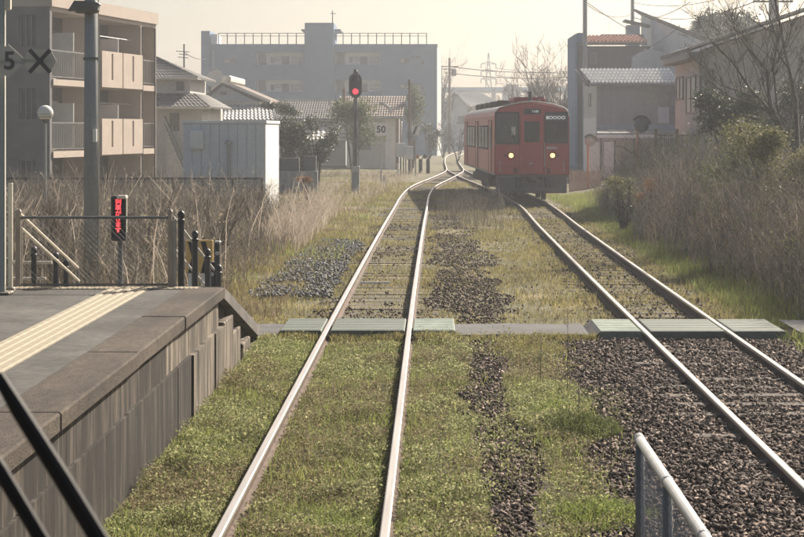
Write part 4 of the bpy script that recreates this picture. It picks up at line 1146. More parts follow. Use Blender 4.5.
def tiled_gable_house():
    Y = 118.0
    t = thing('house', 'grey gabled house with a sunlit silver tile roof and satellite dish behind shed', 'house', (X(222, Y), Y, -.3))
    xl, xr, xp = X(196, Y), X(271, Y), X(222, Y); zp, ze = Z(84, Y), Z(101, Y)
    part(t, 'wall', MB().box(X(199, Y), X(262, Y), Y + .6, Y + 9, -.3, ze), M['cream_wall'])
    part(t, 'gable', MB().prism([(X(199, Y), Y + .5, ze), (X(256, Y), Y + .5, ze), (xp, Y + .5, zp - .1)], (0, 8, 0)), M['pale_wall'])
    part(t, 'gable_vent', MB().bbox(X(219.5, Y), X(225, Y), Y + .38, Y + .5, Z(95, Y), Z(91.5, Y), .02), M['frame'])
    for (e, s) in ((xl, -1), (xr, 1)):
        th = .28
        part(t, 'roof', MB().prism([(xp, Y - .1, zp), (e, Y - .1, ze - .25), (e, Y - .1, ze - .25 + th), (xp, Y - .1, zp + th)][::(1 if s < 0 else -1)], (0, 9.2, 0)), M['tile_brown'])
        part(t, 'verge', MB().prism([(xp, Y - .2, zp + .1), (e, Y - .2, ze - .15), (e, Y - .2, ze + .05), (xp, Y - .2, zp + .32)][::(1 if s < 0 else -1)], (0, .09, 0)), M['roof_pale'])
    part(t, 'ridge_tile', MB().bbox(X(222, Y), X(231, Y), Y - .15, Y + 9, zp + .1, zp + .55, .08), M['roof_pale'])
    z0, z1 = Z(120.5, Y - 4.5), Z(105, Y - 1)
    part(t, 'lower_roof', tile_roof((X(208, Y-4.5), Y - 4.5, z0), (X(275, Y-4.5), Y - 4.5, z0), (X(272, Y), Y + .4, z1), (X(211, Y), Y + .4, z1), 17, 6, .09, .05), M['tile_silver'])
    part(t, 'porch_wall', MB().box(X(211, Y-4), X(270, Y-4), Y - 4, Y + .59, -.3, z0 - .02), M['cream_wall'])
    d = part(t, 'dish_mast', MB().tube([(X(211, Y), Y - .6, Z(104, Y)), (X(211, Y), Y - .6, Z(74, Y))], .07, 6), M['galv_dark'])
    ds = MB().lathe([(.02, 0), (.4, .05), (.62, .16)], (0, 0, 0), 'y', 16)
    rot = Matrix.Rotation(R(35), 4, 'Z') @ Matrix.Rotation(R(25), 4, 'X') @ Matrix.Rotation(R(180), 4, 'Z')
    ds.v = [tuple(rot @ Vector(v) + Vector((X(215, Y), Y - .9, Z(77.5, Y)))) for v in ds.v]
    part(t, 'satellite_dish', ds, M['white'], d)
tiled_gable_house()

def long_house():
    Y = 132.0
    t = thing('house', 'long low house with a grey roof in front of the blue building', 'house', (X(300, Y), Y, -.3))
    a, b = X(255, Y), X(345, Y)
    part(t, 'wall', MB().box(a, b, Y + 1, Y + 8, -.3, Z(118, Y)), M['pale_wall'])
    part(t, 'roof', tile_roof((a - .5, Y - .2, Z(119, Y)), (b + .3, Y - .2, Z(119, Y)), (b + .3, Y + 4.5, Z(99.5, Y)), (a - .5, Y + 4.5, Z(99.5, Y)), 40, 10, .05, .03), M['tile_dark'])
    part(t, 'ridge', MB().bbox(a - .5, b + .4, Y + 4.4, Y + 4.9, Z(100.5, Y), Z(97.6, Y), .05), M['roof_pale'])
    part(t, 'lower_roof', tile_roof((a + 2, Y - 3.2, Z(140, Y)), (b + 4.2, Y - 3.2, Z(140, Y)), (b + 4.2, Y + .9, Z(122, Y)), (a + 2, Y + .9, Z(122, Y)), 26, 6, .08, .05), M['tile_silver'])
    win(t, X(290, Y), X(306, Y), Z(150, Y), Z(138, Y), Y + 1, 2)
    # second house with the brown roof and bright wall
    Y2 = 126.0
    t2 = thing('house', 'house with brown tiled roof and bright white gable wall behind the speed sign', 'house', (X(372, Y2), Y2, -.3))
    part(t2, 'wall', MB().box(X(346, Y2), X(399, Y2), Y2 + .8, Y2 + 8, -.3, Z(115, Y2)), M['cream_wall'])
    part(t2, 'roof', tile_roof((X(338, Y2), Y2 - .2, Z(117, Y2)), (X(404, Y2), Y2 - .2, Z(117, Y2)), (X(406, Y2), Y2 + 5.5, Z(95, Y2)), (X(336, Y2), Y2 + 5.5, Z(95, Y2)), 26, 9, .06, .04), M['tile_brown'])
    part(t2, 'white_wall', MB().box(X(385, Y2), X(395, Y2), Y2 + .6, Y2 + .79, -.3, Z(115.5, Y2)), M['white'])
    part(t2, 'wall_post', MB().box(X(396.5, Y2), X(398, Y2), Y2 - .1, Y2 + .1, -.3, Z(117.5, Y2)).box(X(400, Y2), X(401.5, Y2), Y2 - .1, Y2 + .1, -.3, Z(117.5, Y2)), M['wood'])
    part(t2, 'gutter', MB().tube([(X(338, Y2), Y2 - .28, Z(117.8, Y2)), (X(404, Y2), Y2 - .28, Z(117.8, Y2))], .08, 6), M['galv'])
    win(t2, X(352, Y2), X(370, Y2), Z(150, Y2), Z(128, Y2), Y2 + .8, 2)
    part(t2, 'chimney', MB().bbox(X(341, Y2), X(344, Y2), Y2 + 2, Y2 + 2.5, Z(112, Y2), Z(88, Y2), .03), M['wood'])
    # porch arch with a sunlit rim
    part(t2, 'porch_roof', MB().tube([(X(382 + 9 * math.cos(a), Y2 - 1), Y2 - 1, Z(113 - 9 * math.sin(a), Y2 - 1)) for a in np.linspace(0, 1.9, 10)], .12, 6), M['galv'])
long_house()

# ------------------------------------------------------------------ far centre: gable house, roofs, viaduct, pylon, poles
def far_centre():
    Y = 225.0
    t = thing('house', 'white gabled house with a glinting pale roof left of the train', 'house', (X(460, Y), Y, -.3))
    xp, zp = X(455, Y), Z(94, Y)
    a, b = X(437, Y), X(474, Y)
    part(t, 'wall', MB().prism([(a, Y, -.3), (b, Y, -.3), (b, Y, Z(112, Y)), (xp, Y, zp - .2), (a, Y, Z(112, Y))], (0, 8, 0)), M['pale_wall'])
    part(t, 'roof', MB().prism([(xp, Y - .4, zp), (xp, Y - .4, zp + .35), (X(434, Y), Y - .4, Z(115, Y)), (X(434, Y), Y - .4, Z(117.5, Y))], (0, 9, 0)), M['tile_dark'])
    part(t, 'roof', MB().prism([(xp, Y - .4, zp), (X(476, Y), Y - .4, Z(116.5, Y)), (X(476, Y), Y - .4, Z(114, Y)), (xp, Y - .4, zp + .35)], (0, 9, 0)), M['roof_pale'])  # glinting slope coloured pale beside a dark one, glint put into the colour
    win(t, X(447, Y), X(452, Y), Z(112, Y), Z(106, Y), Y, 1)
    win(t, X(458, Y), X(464, Y), Z(124, Y), Z(116, Y), Y, 2)
    Y = 255.0
    t = thing('house', 'far house with a broad sunlit pale roof above the train', 'house', (X(470, Y), Y, -.3))
    part(t, 'wall', MB().box(X(452, Y), X(486, Y), Y + 3, Y + 10, -.3, Z(104, Y)), M['cream_wall'])
    part(t, 'roof', tile_roof((X(470, Y), Y, Z(107, Y)), (X(503, Y), Y, Z(104, Y)), (X(482, Y), Y + 6, Z(92.5, Y)), (X(452, Y), Y + 6, Z(92.5, Y)), 22, 8, .06, .05), M['roof_pale'])  # sunlit slope coloured pale, neighbouring slope dark, sunlight put into the colour
    part(t, 'roof', tile_roof((X(438, Y), Y, Z(107, Y)), (X(470, Y), Y, Z(107, Y)), (X(452, Y), Y + 6, Z(92.5, Y)), (X(452, Y), Y + 6, Z(92.5, Y)), 22, 8, .06, .05), M['tile_dark'])
    Y = 330.0
    t = thing('house', 'tiny far house with a dark gable roof above the train', 'house', (X(512, Y), Y, -.3))
    part(t, 'wall', MB().box(X(504, Y), X(521, Y), Y, Y + 8, -.3, Z(91, Y)), M['pale_wall'])
    part(t, 'roof', MB().prism([(X(502, Y), Y - .4, Z(91.5, Y)), (X(523, Y), Y - .4, Z(91.5, Y)), (X(517, Y), Y - .4, Z(84.5, Y)), (X(507, Y), Y - .4, Z(84.5, Y))], (0, 9, 0)), M['tile_dark'])
    win(t, X(508, Y), X(512, Y), Z(98, Y), Z(94, Y), Y, 1)
    Y = 345.0
    t = thing('viaduct', 'long grey viaduct running level across the horizon', 'viaduct', (X(490, Y), Y, -.3))
    part(t, 'deck', MB().box(X(432, Y), X(580, Y), Y, Y + 6, Z(92.5, Y), Z(88.2, Y)), M['far_steel'])
    part(t, 'parapet', MB().box(X(432, Y), X(580, Y), Y - .2, Y - .003, Z(90, Y), Z(87.2, Y)), M['blue_wall'])
    for px in (440, 458, 476, 494, 512, 530, 548, 566):
        part(t, 'pier', MB().box(X(px - 2, Y), X(px + 2, Y), Y + 1.5, Y + 4.5, -.3, Z(92.6, Y)), M['conc_pole'])
    # lattice pylon
    Y = 385.0
    t = thing('pylon', 'lattice power pylon with three pairs of arms on the horizon', 'pylon', (X(488.5, Y), Y, -.3))
    cx = X(488.5, Y); H = Z(53, Y) + .3
    def wd(z): return 1.55 - 1.2 * min(1, z / (H * .8)) if z < H * .8 else .35 * (1 - (z - H * .8) / (H * .25))
    leg = MB(); br = MB(); zs = np.linspace(0, H, 13)
    for sx in (-1, 1):
        for sy in (-1, 1):
            leg.tube([(cx + sx * wd(z), Y + sy * wd(z), z - .3) for z in zs], .11, 4)
    for z0, z1 in zip(zs, zs[1:]):
        for s in (-1, 1):
            br.tube([(cx - wd(z0), Y + s * wd(z0), z0 - .3), (cx + wd(z1), Y + s * wd(z1), z1 - .3)], .06, 3); br.tube([(cx + wd(z0), Y + s * wd(z0), z0 - .3), (cx - wd(z1), Y + s * wd(z1), z1 - .3)], .06, 3)
            br.tube([(cx + s * wd(z0), Y - wd(z0), z0 - .3), (cx + s * wd(z1), Y + wd(z1), z1 - .3)], .06, 3)
    part(t, 'leg', leg, M['far_steel']); part(t, 'brace', br, M['far_steel'])
    arms = []
    for py in (64, 71.5, 79):
        z = Z(py, Y); w = 7.5 * Y / F; m_ = MB()
        m_.tube([(cx - w, Y, z), (cx, Y, z + .5), (cx + w, Y, z)], .1, 4).tube([(cx - w, Y, z), (cx + w, Y, z)], .08, 4)
        for s in (-1, 1): m_.tube([(cx + s * w, Y, z), (cx + s * w, Y, z - .9)], .12, 5)
        part(t, 'arm', m_, M['far_steel']); arms.append((cx, z - .9, w))
    # power lines running from the pylon to the right
    k = 0
    for (zc, py, nm) in ((arms[0][1], 72.5, 'highest'), (arms[1][1], 78.5, 'middle'), (arms[2][1], 83.0, 'lowest')):
        p0 = Vector((cx + arms[0][2], Y, zc)); p1 = Vector((X(640, 330), 330, Z(py - 2, 330))); pts = []
        for i in range(15):
            s = i / 14; p = p0.lerp(p1, s); p.z -= 1.6 * 4 * s * (1 - s) * .5; pts.append(p)
        q0 = Vector((cx - arms[0][2], Y, zc)); q1 = Vector((X(405, 420), 420, Z(py - 7, 420))); pl = [q0.lerp(q1, i / 8) for i in range(9)]
        o = obj('power_line', MB().tube(pts, .075, 4), M['wire']); tag(o, nm + ' of the power lines running right from the pylon', 'power line', 'power lines of the pylon')
    # wooden utility pole with arms and leaning wires
    Y = 205.0
    t = thing('utility_pole', 'wooden utility pole with crossarms between blue building and pylon', 'utility pole', (X(449.5, Y), Y, -.3))
    cx = X(449.5, Y)
    part(t, 'pole', MB().tube([(cx, Y, -.3), (cx, Y, Z(58, Y))], [.17, .12], 8), M['wood'])
    for (py, w) in ((66.5, 9), (69, 6), (73, 5)):
        part(t, 'crossarm', MB().box(cx - w * Y / F, cx + w * Y / F, Y - .1, Y + .1, Z(py + .5, Y), Z(py - .4, Y)), M['wood'])
    part(t, 'transformer', MB().lathe([(.25, 0), (.3, .05), (.3, .75), (.1, .85)], (cx + .5, Y, Z(76, Y)), 'z', 10), M['galv_dark'])
    for (py, q, lab) in ((66.5, 69.5, 'sagging cable from the wooden pole to the pylon'), (73, 75, 'lower cable from the wooden pole past the pylon')):
        p0 = Vector((cx, Y, Z(py, Y))); p1 = Vector((X(570, 215), 215, Z(q + 2, 215))); pts = []
        for i in range(13):
            s = i / 12; p = p0.lerp(p1, s); p.z -= .35 * 4 * s * (1 - s); pts.append(p)
        tag(obj('cable', MB().tube(pts, .05, 4), M['wire']), lab, 'cable')
far_centre()

# ------------------------------------------------------------------ houses on the right
def right_houses():
    # grey house with silver tile roof and carport
    Y = 95.0
    t = thing('house', 'grey house with a silver tiled roof and blue band behind the carport', 'house', (X(630, Y), Y, 0))
    xl, xm, xr = X(580, Y), X(597, Y), X(676, Y); ze = Z(82, Y)
    part(t, 'wall', MB().box(xm, xr, Y, Y + 8, -.1, ze), M['grey_wall'])
    part(t, 'side_wall', MB().box(xm - .03, xm - .003, Y, Y + 8, -.1, ze - .05), M['cream_wall'])
    nb = 16
    for k in range(nb):
        part(t, 'siding_board', MB().box(xm - .055, xm - .031, Y + 8 * k / nb, Y + 8 * (k + .86) / nb, -.1, 3.3), M['white'])
    part(t, 'roof', tile_roof((X(589, Y), Y - .7, Z(84, Y)), (X(677, Y), Y - .7, Z(84, Y)), (X(676, Y), Y + 3.2, Z(67.5, Y)), (X(583, Y), Y + 3.2, Z(67.5, Y)), 24, 5, .10, .06), M['tile_glint'])
    part(t, 'gable_edge', MB().prism([(X(588.5, Y), Y - .72, Z(84, Y)), (X(582, Y), Y + 3.2, Z(67.5, Y)), (X(582, Y), Y + 3.2, Z(71, Y)), (X(588.5, Y), Y - .72, Z(87, Y))], (-.12, 0, 0)), M['tile_dark'])
    part(t, 'gutter', MB().tube([(X(589, Y), Y - .78, Z(85.2, Y)), (X(677, Y), Y - .78, Z(85.2, Y))], .07, 6), M['galv_dark'])
    part(t, 'wall_band', MB().box(xm + .05, xr - .05, Y - .06, Y - .003, Z(133, Y), Z(125, Y)), M['blue_band'])
    win(t, X(641, Y), X(671, Y), Z(105.5, Y), Z(91, Y), Y, 2, pm='pane', fr=.07)
    part(t, 'window', MB().box(xm - .07, xm - .031, Y + 3.2, Y + 4.6, Z(106, Y), Z(92, Y)), M['frame'])
    part(t, 'wall_patch', MB().box(X(658, Y), X(669, Y), Y - .03, Y - .003, Z(123, Y), Z(107, Y)), M['pale_wall'])
    part(t, 'lamp_box', MB().bbox(X(670, Y), X(675, Y), Y - .4, Y - .003, Z(114, Y), Z(106, Y), .05), M['galv_dark'])
    # carport
    Y2 = 90.0
    t = thing('carport', 'flat roofed carport with slim posts in front of the grey house', 'carport', (X(640, Y2), Y2, 0))
    part(t, 'roof', MB().prism([(X(597, Y2), Y2, Z(135, Y2)), (X(678, Y2), Y2, Z(135, Y2)), (X(674, Y2), Y2 + 3.2, Z(131, Y2)), (X(603, Y2), Y2 + 3.2, Z(131, Y2))], (0, 0, .1)), M['galv_dark'])
    part(t, 'fascia', MB().bbox(X(597, Y2), X(678, Y2), Y2 - .1, Y2 - .01, Z(138, Y2), Z(134.5, Y2), .01), M['white'])
    part(t, 'skylight', MB().box(X(611, Y2), X(629, Y2), Y2 + 1.2, Y2 + 1.9, Z(132, Y2) + .06, Z(132, Y2) + .11), M['white'])
    for px in (601, 634, 661, 676):
        part(t, 'post', MB().box(X(px, Y2) - .035, X(px, Y2) + .035, Y2 - .0, Y2 + .07, -.1, Z(137, Y2)), M['black'])
    part(t, 'brace', MB().tube([(X(615, Y2), Y2 + .1, Z(146, Y2)), (X(622, Y2), Y2 + .1, Z(146.5, Y2)), (X(641, Y2), Y2 + .1, Z(158, Y2))], .04, 5), M['black'])
    part(t, 'rear_wall', MB().box(X(597, Y2), X(680, Y2), Y2 + 3.3, Y2 + 3.4, -.1, Z(134, Y2)), M['cream_wall'])
    for (a, b, lab) in ((589, 600, 'white corrugated gate panel left of the carport'), (604, 614, 'white corrugated gate panel under the carport edge')):
        o = thing('gate_panel', lab, 'gate panel', (X((a + b) / 2, 87), 87, 0), group='white corrugated panels by the carport')
        n = 6
        for k in range(n):
            u, v = X(a + (b - a) * k / n, 87), X(a + (b - a) * (k + .85) / n, 87)
            part(o, 'slat', MB().bbox(u, v, 87 - .02, 87 + .02 + .02 * (k % 2), -.05, Z(142, 87), .008), M['white'])
        part(o, 'frame', MB().box(X(b + .2, 87), X(b + .2, 87) + .06, 86.95, 87.05, -.05, Z(140, 87)), M['black'])
    # parked bicycles under the carport
    for (px, lab) in ((628, 'dark bicycle parked under the carport beside the orange mirror pole'), (652, 'dark bicycle parked at the right end of the carport')):
        Yb = 91.0; cx = X(px, Yb)
        o = thing('bicycle', lab, 'bicycle', (cx, Yb, 0), group='bicycles under the carport')
        for s in (-.5, .5):
            part(o, 'wheel', MB().tube([(cx + s + .32 * math.cos(a), Yb, .34 + .32 * math.sin(a)) for a in np.linspace(0, 2 * math.pi, 19)], .025, 5), M['rubber'])
        part(o, 'frame', MB().tube([(cx - .5, Yb, .34), (cx - .1, Yb, .75), (cx + .35, Yb, .75), (cx, Yb, .32), (cx - .1, Yb, .75)], .02, 5).tube([(cx + .5, Yb, .34), (cx + .33, Yb, .95)], .02, 5), M['black'])
        part(o, 'handlebar', MB().tube([(cx + .2, Yb - .25, 1.0), (cx + .33, Yb, .98), (cx + .2, Yb + .25, 1.0)], .015, 5), M['galv'])
        part(o, 'saddle', MB().bbox(cx - .25, cx, Yb - .07, Yb + .07, .84, .9, .02), M['rubber'])
        part(o, 'basket', MB().bbox(cx + .4, cx + .72, Yb - .16, Yb + .16, .75, 1.0, .02), M['galv_dark'])
    # house with the terracotta roof
    Y = 112.0
    t = thing('house', 'dark blue house with an orange terracotta tile roof', 'house', (X(605, Y), Y, 0))
    part(t, 'wall', MB().box(X(577, Y), X(650, Y), Y, Y + 6.3, -.1, Z(46, Y)), M['dark_wall'])
    part(t, 'end_wall', MB().box(X(577, Y) - .12, X(577, Y) - .003, Y - .3, Y + 6.3, -.1, Z(34, Y)), M['blue_wall'])
    part(t, 'roof', tile_roof((X(586, Y), Y - .6, Z(43, Y)), (X(646, Y), Y - .6, Z(43, Y)), (X(646, Y), Y + 3, Z(34, Y)), (X(586, Y), Y + 3, Z(34, Y)), 16, 4, .12, .06), M['tile_terra'])
    part(t, 'fascia', MB().box(X(577, Y), X(646, Y), Y - .62, Y - .5, Z(45.5, Y), Z(43.2, Y)), M['roof_grey'])
    part(t, 'parapet', MB().box(X(577.2, Y), X(586, Y), Y - .3, Y + 1.5, Z(46, Y), Z(33, Y)), M['blue_wall'])
    part(t, 'ridge', MB().box(X(606, Y), X(650, Y), Y + 3.2, Y + 3.5, Z(35, Y), Z(31.5, Y)), M['pale_wall'])
    win(t, X(590, Y), X(597, Y), Z(64, Y), Z(53, Y), Y, 1)
    # pale house with a mono pitch roof
    Y = 110.0
    t = thing('house', 'pale blue house with a steep one sided dark tile roof', 'house', (X(680, Y), Y, 0))
    xw = X(641, 125.0)
    def yw(px): return xw * F / (px - VX)
    y0, y1 = yw(641), yw(742)
    part(t, 'wall', MB().prism([(xw, y0, -.1), (xw, y1, -.1), (xw, y1, Z(57, y1)), (xw, y0, Z(14, y0))], (.4, 0, 0)), M['pale_wall'])
    part(t, 'lower_wall', MB().prism([(X(631, Y), Y - .5, -.1), (X(680, Y), Y - .5, -.1), (X(680, Y), Y - .5, Z(56, Y)), (X(645, Y), Y - .5, Z(49, Y)), (X(631, Y), Y - .5, Z(58, Y))], (0, .4, 0)), M['pale_wall'])
    rows = 22
    pa = Vector((xw - .35, yw(638.5), Z(8.6, yw(638.5)))); pb = Vector((xw - .35, yw(745), Z(50.5, yw(745))))
    for k in range(rows):                        # stepped verge tiles down the slope
        a, b = pa.lerp(pb, k / rows), pa.lerp(pb, (k + 1.06) / rows)
        part(t, 'roof_tile', MB().prism([(a.x, a.y, a.z - .16), (b.x, b.y, b.z - .14), (b.x, b.y, b.z + .03), (a.x, a.y, a.z + .0)], (6.5, 0, -4.2)), M['tile_dark'])
    Y = 118.0
    t = thing('house', 'small piece of pale house with a sloping roof behind the terracotta roof', 'house', (X(636, Y), Y, 0))
    part(t, 'wall', MB().box(X(627, Y), X(640, Y), Y, Y + 1, -.1, Z(25, Y)), M['pale_wall'])
    part(t, 'roof', MB().prism([(X(624.5, Y), Y - .3, Z(21.5, Y)), (X(624.5, Y), Y - .3, Z(19.5, Y)), (X(650, Y), Y - .3, Z(25, Y)), (X(650, Y), Y - .3, Z(27.5, Y))][::-1], (0, 1.4, 0)), M['roof_grey'])
    # pinkish house on the far right
    Y = 62.0
    t = thing('house', 'pinkish two storey house with tall narrow windows on the right', 'house', (X(730, Y), Y, 0))
    xa, xb = X(675, Y), X(860, Y)
    def eave(px): return 52 + (px - 675) * (8 - 52) / (804 - 675)
    xs = X(699.5, Y)
    def ys(px): return xs * F / (px - VX)
    part(t, 'gable_wall', MB().prism([(X(699.5, Y), Y - .4, -.1), (xb, Y - .4, -.1), (xb, Y - .4, Z(eave(860) + 8, Y)), (X(699.5, Y), Y - .4, Z(eave(699) + 8, Y))], (0, 6.6, 0)), M['pink_wall'])
    a0, a1 = 684, 860
    part(t, 'roof', MB().prism([(X(a0, Y), Y - 1.1, Z(eave(a0) + 4, Y)), (X(a1, Y), Y - 1.1, Z(eave(a1) + 4, Y)), (X(a1, Y), Y - 1.1, Z(eave(a1), Y)), (X(a0, Y), Y - 1.1, Z(eave(a0), Y))], (0, 7.5, 0)), M['roof_grey'])
    part(t, 'verge_board', MB().prism([(X(a0 - .3, Y), Y - 1.15, Z(eave(a0) + 2.2, Y)), (X(a1, Y), Y - 1.15, Z(eave(a1) + 2.2, Y)), (X(a1, Y), Y - 1.15, Z(eave(a1) - .4, Y)), (X(a0 - .3, Y), Y - 1.15, Z(eave(a0) - .4, Y))], (0, .045, 0)), M['roof_pale'])
    part(t, 'eave_box', MB().bbox(xs - .5, xs - .005, Y - 1.0, Y + 6, Z(60, Y), Z(53, Y), .03), M['frame'])
    for (p0, p1, q0, q1) in ((677, 684, 76, 100), (687, 696.5, 75, 114)):
        u, v = ys(p1), ys(p0); zz0, zz1 = Z(q1, u), Z(q0, u); f = MB()
        f.box(xs - .06, xs - .003, u, v, zz1 - .07, zz1).box(xs - .06, xs - .003, u, v, zz0, zz0 + .07)
        for w_ in (u, (u + v) / 2 - .035, v - .07): f.box(xs - .055, xs - .004, w_, w_ + .07, zz0 + .071, zz1 - .071)
        w = part(t, 'window', f, M['frame']); part(t, 'pane', MB().box(xs - .02, xs - .002, u + .02, v - .02, zz0 + .02, zz1 - .02), M['pane_curtain'], w)
    win(t, X(703.5, Y), X(712, Y), Z(88.5, Y), Z(69, Y), Y - .4, 2, pm='pane_curtain', fr=.07)
    part(t, 'down_pipe', MB().tube([(X(698.5, Y), Y - .5, Z(122, Y)), (X(698.5, Y), Y - .5, Z(58, Y))], .045, 6), M['galv_dark'])
    g = [(X(733, Y), Y - .8, Z(64, Y)), (X(744, Y), Y - .8, Z(50, Y)), (X(756, Y), Y - .8, Z(68, Y))]
    part(t, 'dormer_trim', MB().tube(g, .07, 5), M['roof_grey'])
    part(t, 'low_wall', MB().box(X(684, Y), X(700, Y), Y - 1.2, Y - 1.0, -.1, Z(128, Y)), M['pink_wall'])
    # iron fence in front of it
    Yf = 60.0
    t = thing('iron_fence', 'dark iron bar fence in front of the pinkish house', 'fence', (X(668, Yf), Yf, 0))
    part(t, 'rail', MB().box(X(656, Yf), X(698, Yf), Yf - .02, Yf + .02, Z(136, Yf), Z(135, Yf)).box(X(656, Yf), X(698, Yf), Yf - .02, Yf + .02, Z(167, Yf), Z(166, Yf)), M['mesh_green'])
    for k in range(22):
        px = 657 + k * 1.9; part(t, 'bar', MB().box(X(px, Yf) - .012, X(px, Yf) + .012, Yf - .018, Yf + .018, .0, Z(134, Yf)), M['mesh_green'])
    for px in (656, 677, 698): part(t, 'post', MB().box(X(px, Yf) - .05, X(px, Yf) + .05, Yf - .05, Yf + .05, -.1, Z(129, Yf)), M['wood'])
    # low plank fence right of the train
    Yf = 80.0
    t = thing('plank_fence', 'low weathered plank fence right of the train', 'fence', (X(584, Yf), Yf, 0))
    for k in range(15):
        px = 569 + k * 2.15; part(t, 'plank', MB().bbox(X(px, Yf), X(px + 1.9, Yf), Yf - .015, Yf + .015, -.1, Z(171 + random.uniform(-.6, .6), Yf), .006), M['plank'])
    part(t, 'rail', MB().box(X(568.5, Yf), X(602, Yf), Yf + .018, Yf + .06, Z(174, Yf), Z(172.5, Yf)), M['plank'])
right_houses()

# ------------------------------------------------------------------ traffic mirrors
def mirror(px, py, Y, r, ypole, label, facing):
    cx, cz = X(px, Y), Z(py, Y)
    t = thing('traffic_mirror', label, 'traffic mirror', (X(ypole, Y), Y, -.1), group='round traffic mirrors by the carport')
    part(t, 'pole', MB().tube([(X(ypole, Y), Y, -.1), (X(ypole, Y), Y, cz + r * .4)], .045, 8), M['orange'])
    s = -1 if facing else 1
    part(t, 'mirror_back', MB().lathe([(r, .0), (r * .9, -s * .08), (r * .5, -s * .14), (.02, -s * .16)], (cx, Y, cz), 'y', 20), M['galv_dark'])
    part(t, 'mirror_face', MB().lathe([(r * .96, s * .012), (r * .6, s * .05), (.02, s * .07)], (cx, Y, cz), 'y', 20), M['galv'])
    part(t, 'hood', MB().tube([(cx + (r + .03) * math.cos(a), Y + s * .1, cz + (r + .03) * math.sin(a)) for a in np.linspace(.1, 2.6, 14)], .05, 6), M['black'])
    part(t, 'bracket', MB().tube([(X(ypole, Y), Y, cz - r * .2), (cx, Y - s * .1, cz)], .03, 5), M['orange'])
mirror(641.5, 125, 63.0, .27, 637.5, 'dark backed round traffic mirror on an orange pole in front of the carport', False)
mirror(590, 141, 80.0, .24, 588, 'smaller orange rimmed traffic mirror beside the train', True)

# ------------------------------------------------------------------ signal, signs, cabinets
def signal():
    Y = 79.0
    cx = X(355.5, Y)
    t = thing('railway_signal', 'railway signal showing red on a slim pole left of the tracks', 'railway signal', (cx, Y, -.25))
    part(t, 'pole', MB().tube([(cx, Y, -.1), (cx, Y, Z(97, Y))], .085, 10), M['galv_dark'])
    part(t, 'base', MB().bbox(cx - .17, cx + .17, Y - .17, Y + .17, -.25, Z(169, Y), .02), M['conc_pole'])
    part(t, 'base_collar', MB().bbox(cx - .18, cx + .18, Y - .18, Y + .18, Z(172, Y), Z(166, Y), .02), M['galv'])
    # head: rounded oval backboard
    r = 6.4 * Y / F; z0, z1 = Z(91.5, Y), Z(79.5, Y)
    ol = [(cx + r * math.cos(a), Y - .1, z1 + r * math.sin(a)) for a in np.linspace(0, math.pi, 13)] + [(cx + r * math.cos(a), Y - .1, z0 + r * math.sin(a)) for a in np.linspace(math.pi, 2 * math.pi, 13)]
    h = part(t, 'signal_head', MB().prism(ol, (0, .16, 0)), M['black'])
    for (py, m) in ((80, 'glass_dark'), (91.5, 'sig_red')):
        zc = Z(py, Y)
        part(t, 'lens', MB().lathe([(.13, -.125), (.13, -.105)], (cx, Y, zc), 'y', 18), M[m], h)
        part(t, 'visor', MB().prism([(cx + .16 * math.cos(a), Y - .4, zc + .16 * math.sin(a)) for a in np.linspace(-.3, math.pi + .3, 12)] + [(cx + .145 * math.cos(a), Y - .4, zc + .145 * math.sin(a)) for a in np.linspace(math.pi + .3, -.3, 12)], (0, .3, 0)), M['black'], h)
    part(t, 'finial', MB().lathe([(.1, 0), (.1, .09), (.04, .2)], (cx, Y, Z(73, Y) - .02), 'z', 8), M['black'])
    part(t, 'step_ring', MB().box(cx - 8 * Y / F, cx + 8 * Y / F, Y - .15, Y + .15, Z(111, Y), Z(109.8, Y)).box(cx - .12, cx + .12, Y - .12, Y + .12, Z(113, Y), Z(111, Y) - .003), M['galv_dark'])
    lad = part(t, 'ladder', MB().tube([(cx - .12, Y + .25, -.2), (cx - .12, Y + .25, Z(104, Y))], .018, 4).tube([(cx + .12, Y + .25, -.2), (cx + .12, Y + .25, Z(104, Y))], .018, 4), M['galv_dark'])
signal()

def speed_sign():
    Y = 97.0; cx = X(381, Y)
    t = thing('speed_sign', 'white square speed sign reading 50 on a thin pole', 'speed sign', (cx, Y, -.2))
    part(t, 'pole', MB().tube([(cx, Y, -.2), (cx, Y, Z(138, Y))], .045, 8), M['galv'])
    b = part(t, 'board', MB().bbox(X(375, Y), X(387.3, Y), Y - .08, Y - .04, Z(136.5, Y), Z(122.5, Y), .01), M['white_board'])
    text_mesh('lettering', '50', .50, M['ink'], b, (X(381.1, Y) - cx, -.083, Z(129.6, Y) + .2), bold=.012)
    part(t, 'board_edge', MB().box(X(375, Y), X(387.3, Y), Y - .085, Y - .0805, Z(123.2, Y), Z(122.6, Y)).box(X(375, Y), X(387.3, Y), Y - .085, Y - .0805, Z(136.4, Y), Z(135.8, Y)), M['cream_metal'], b)
speed_sign()

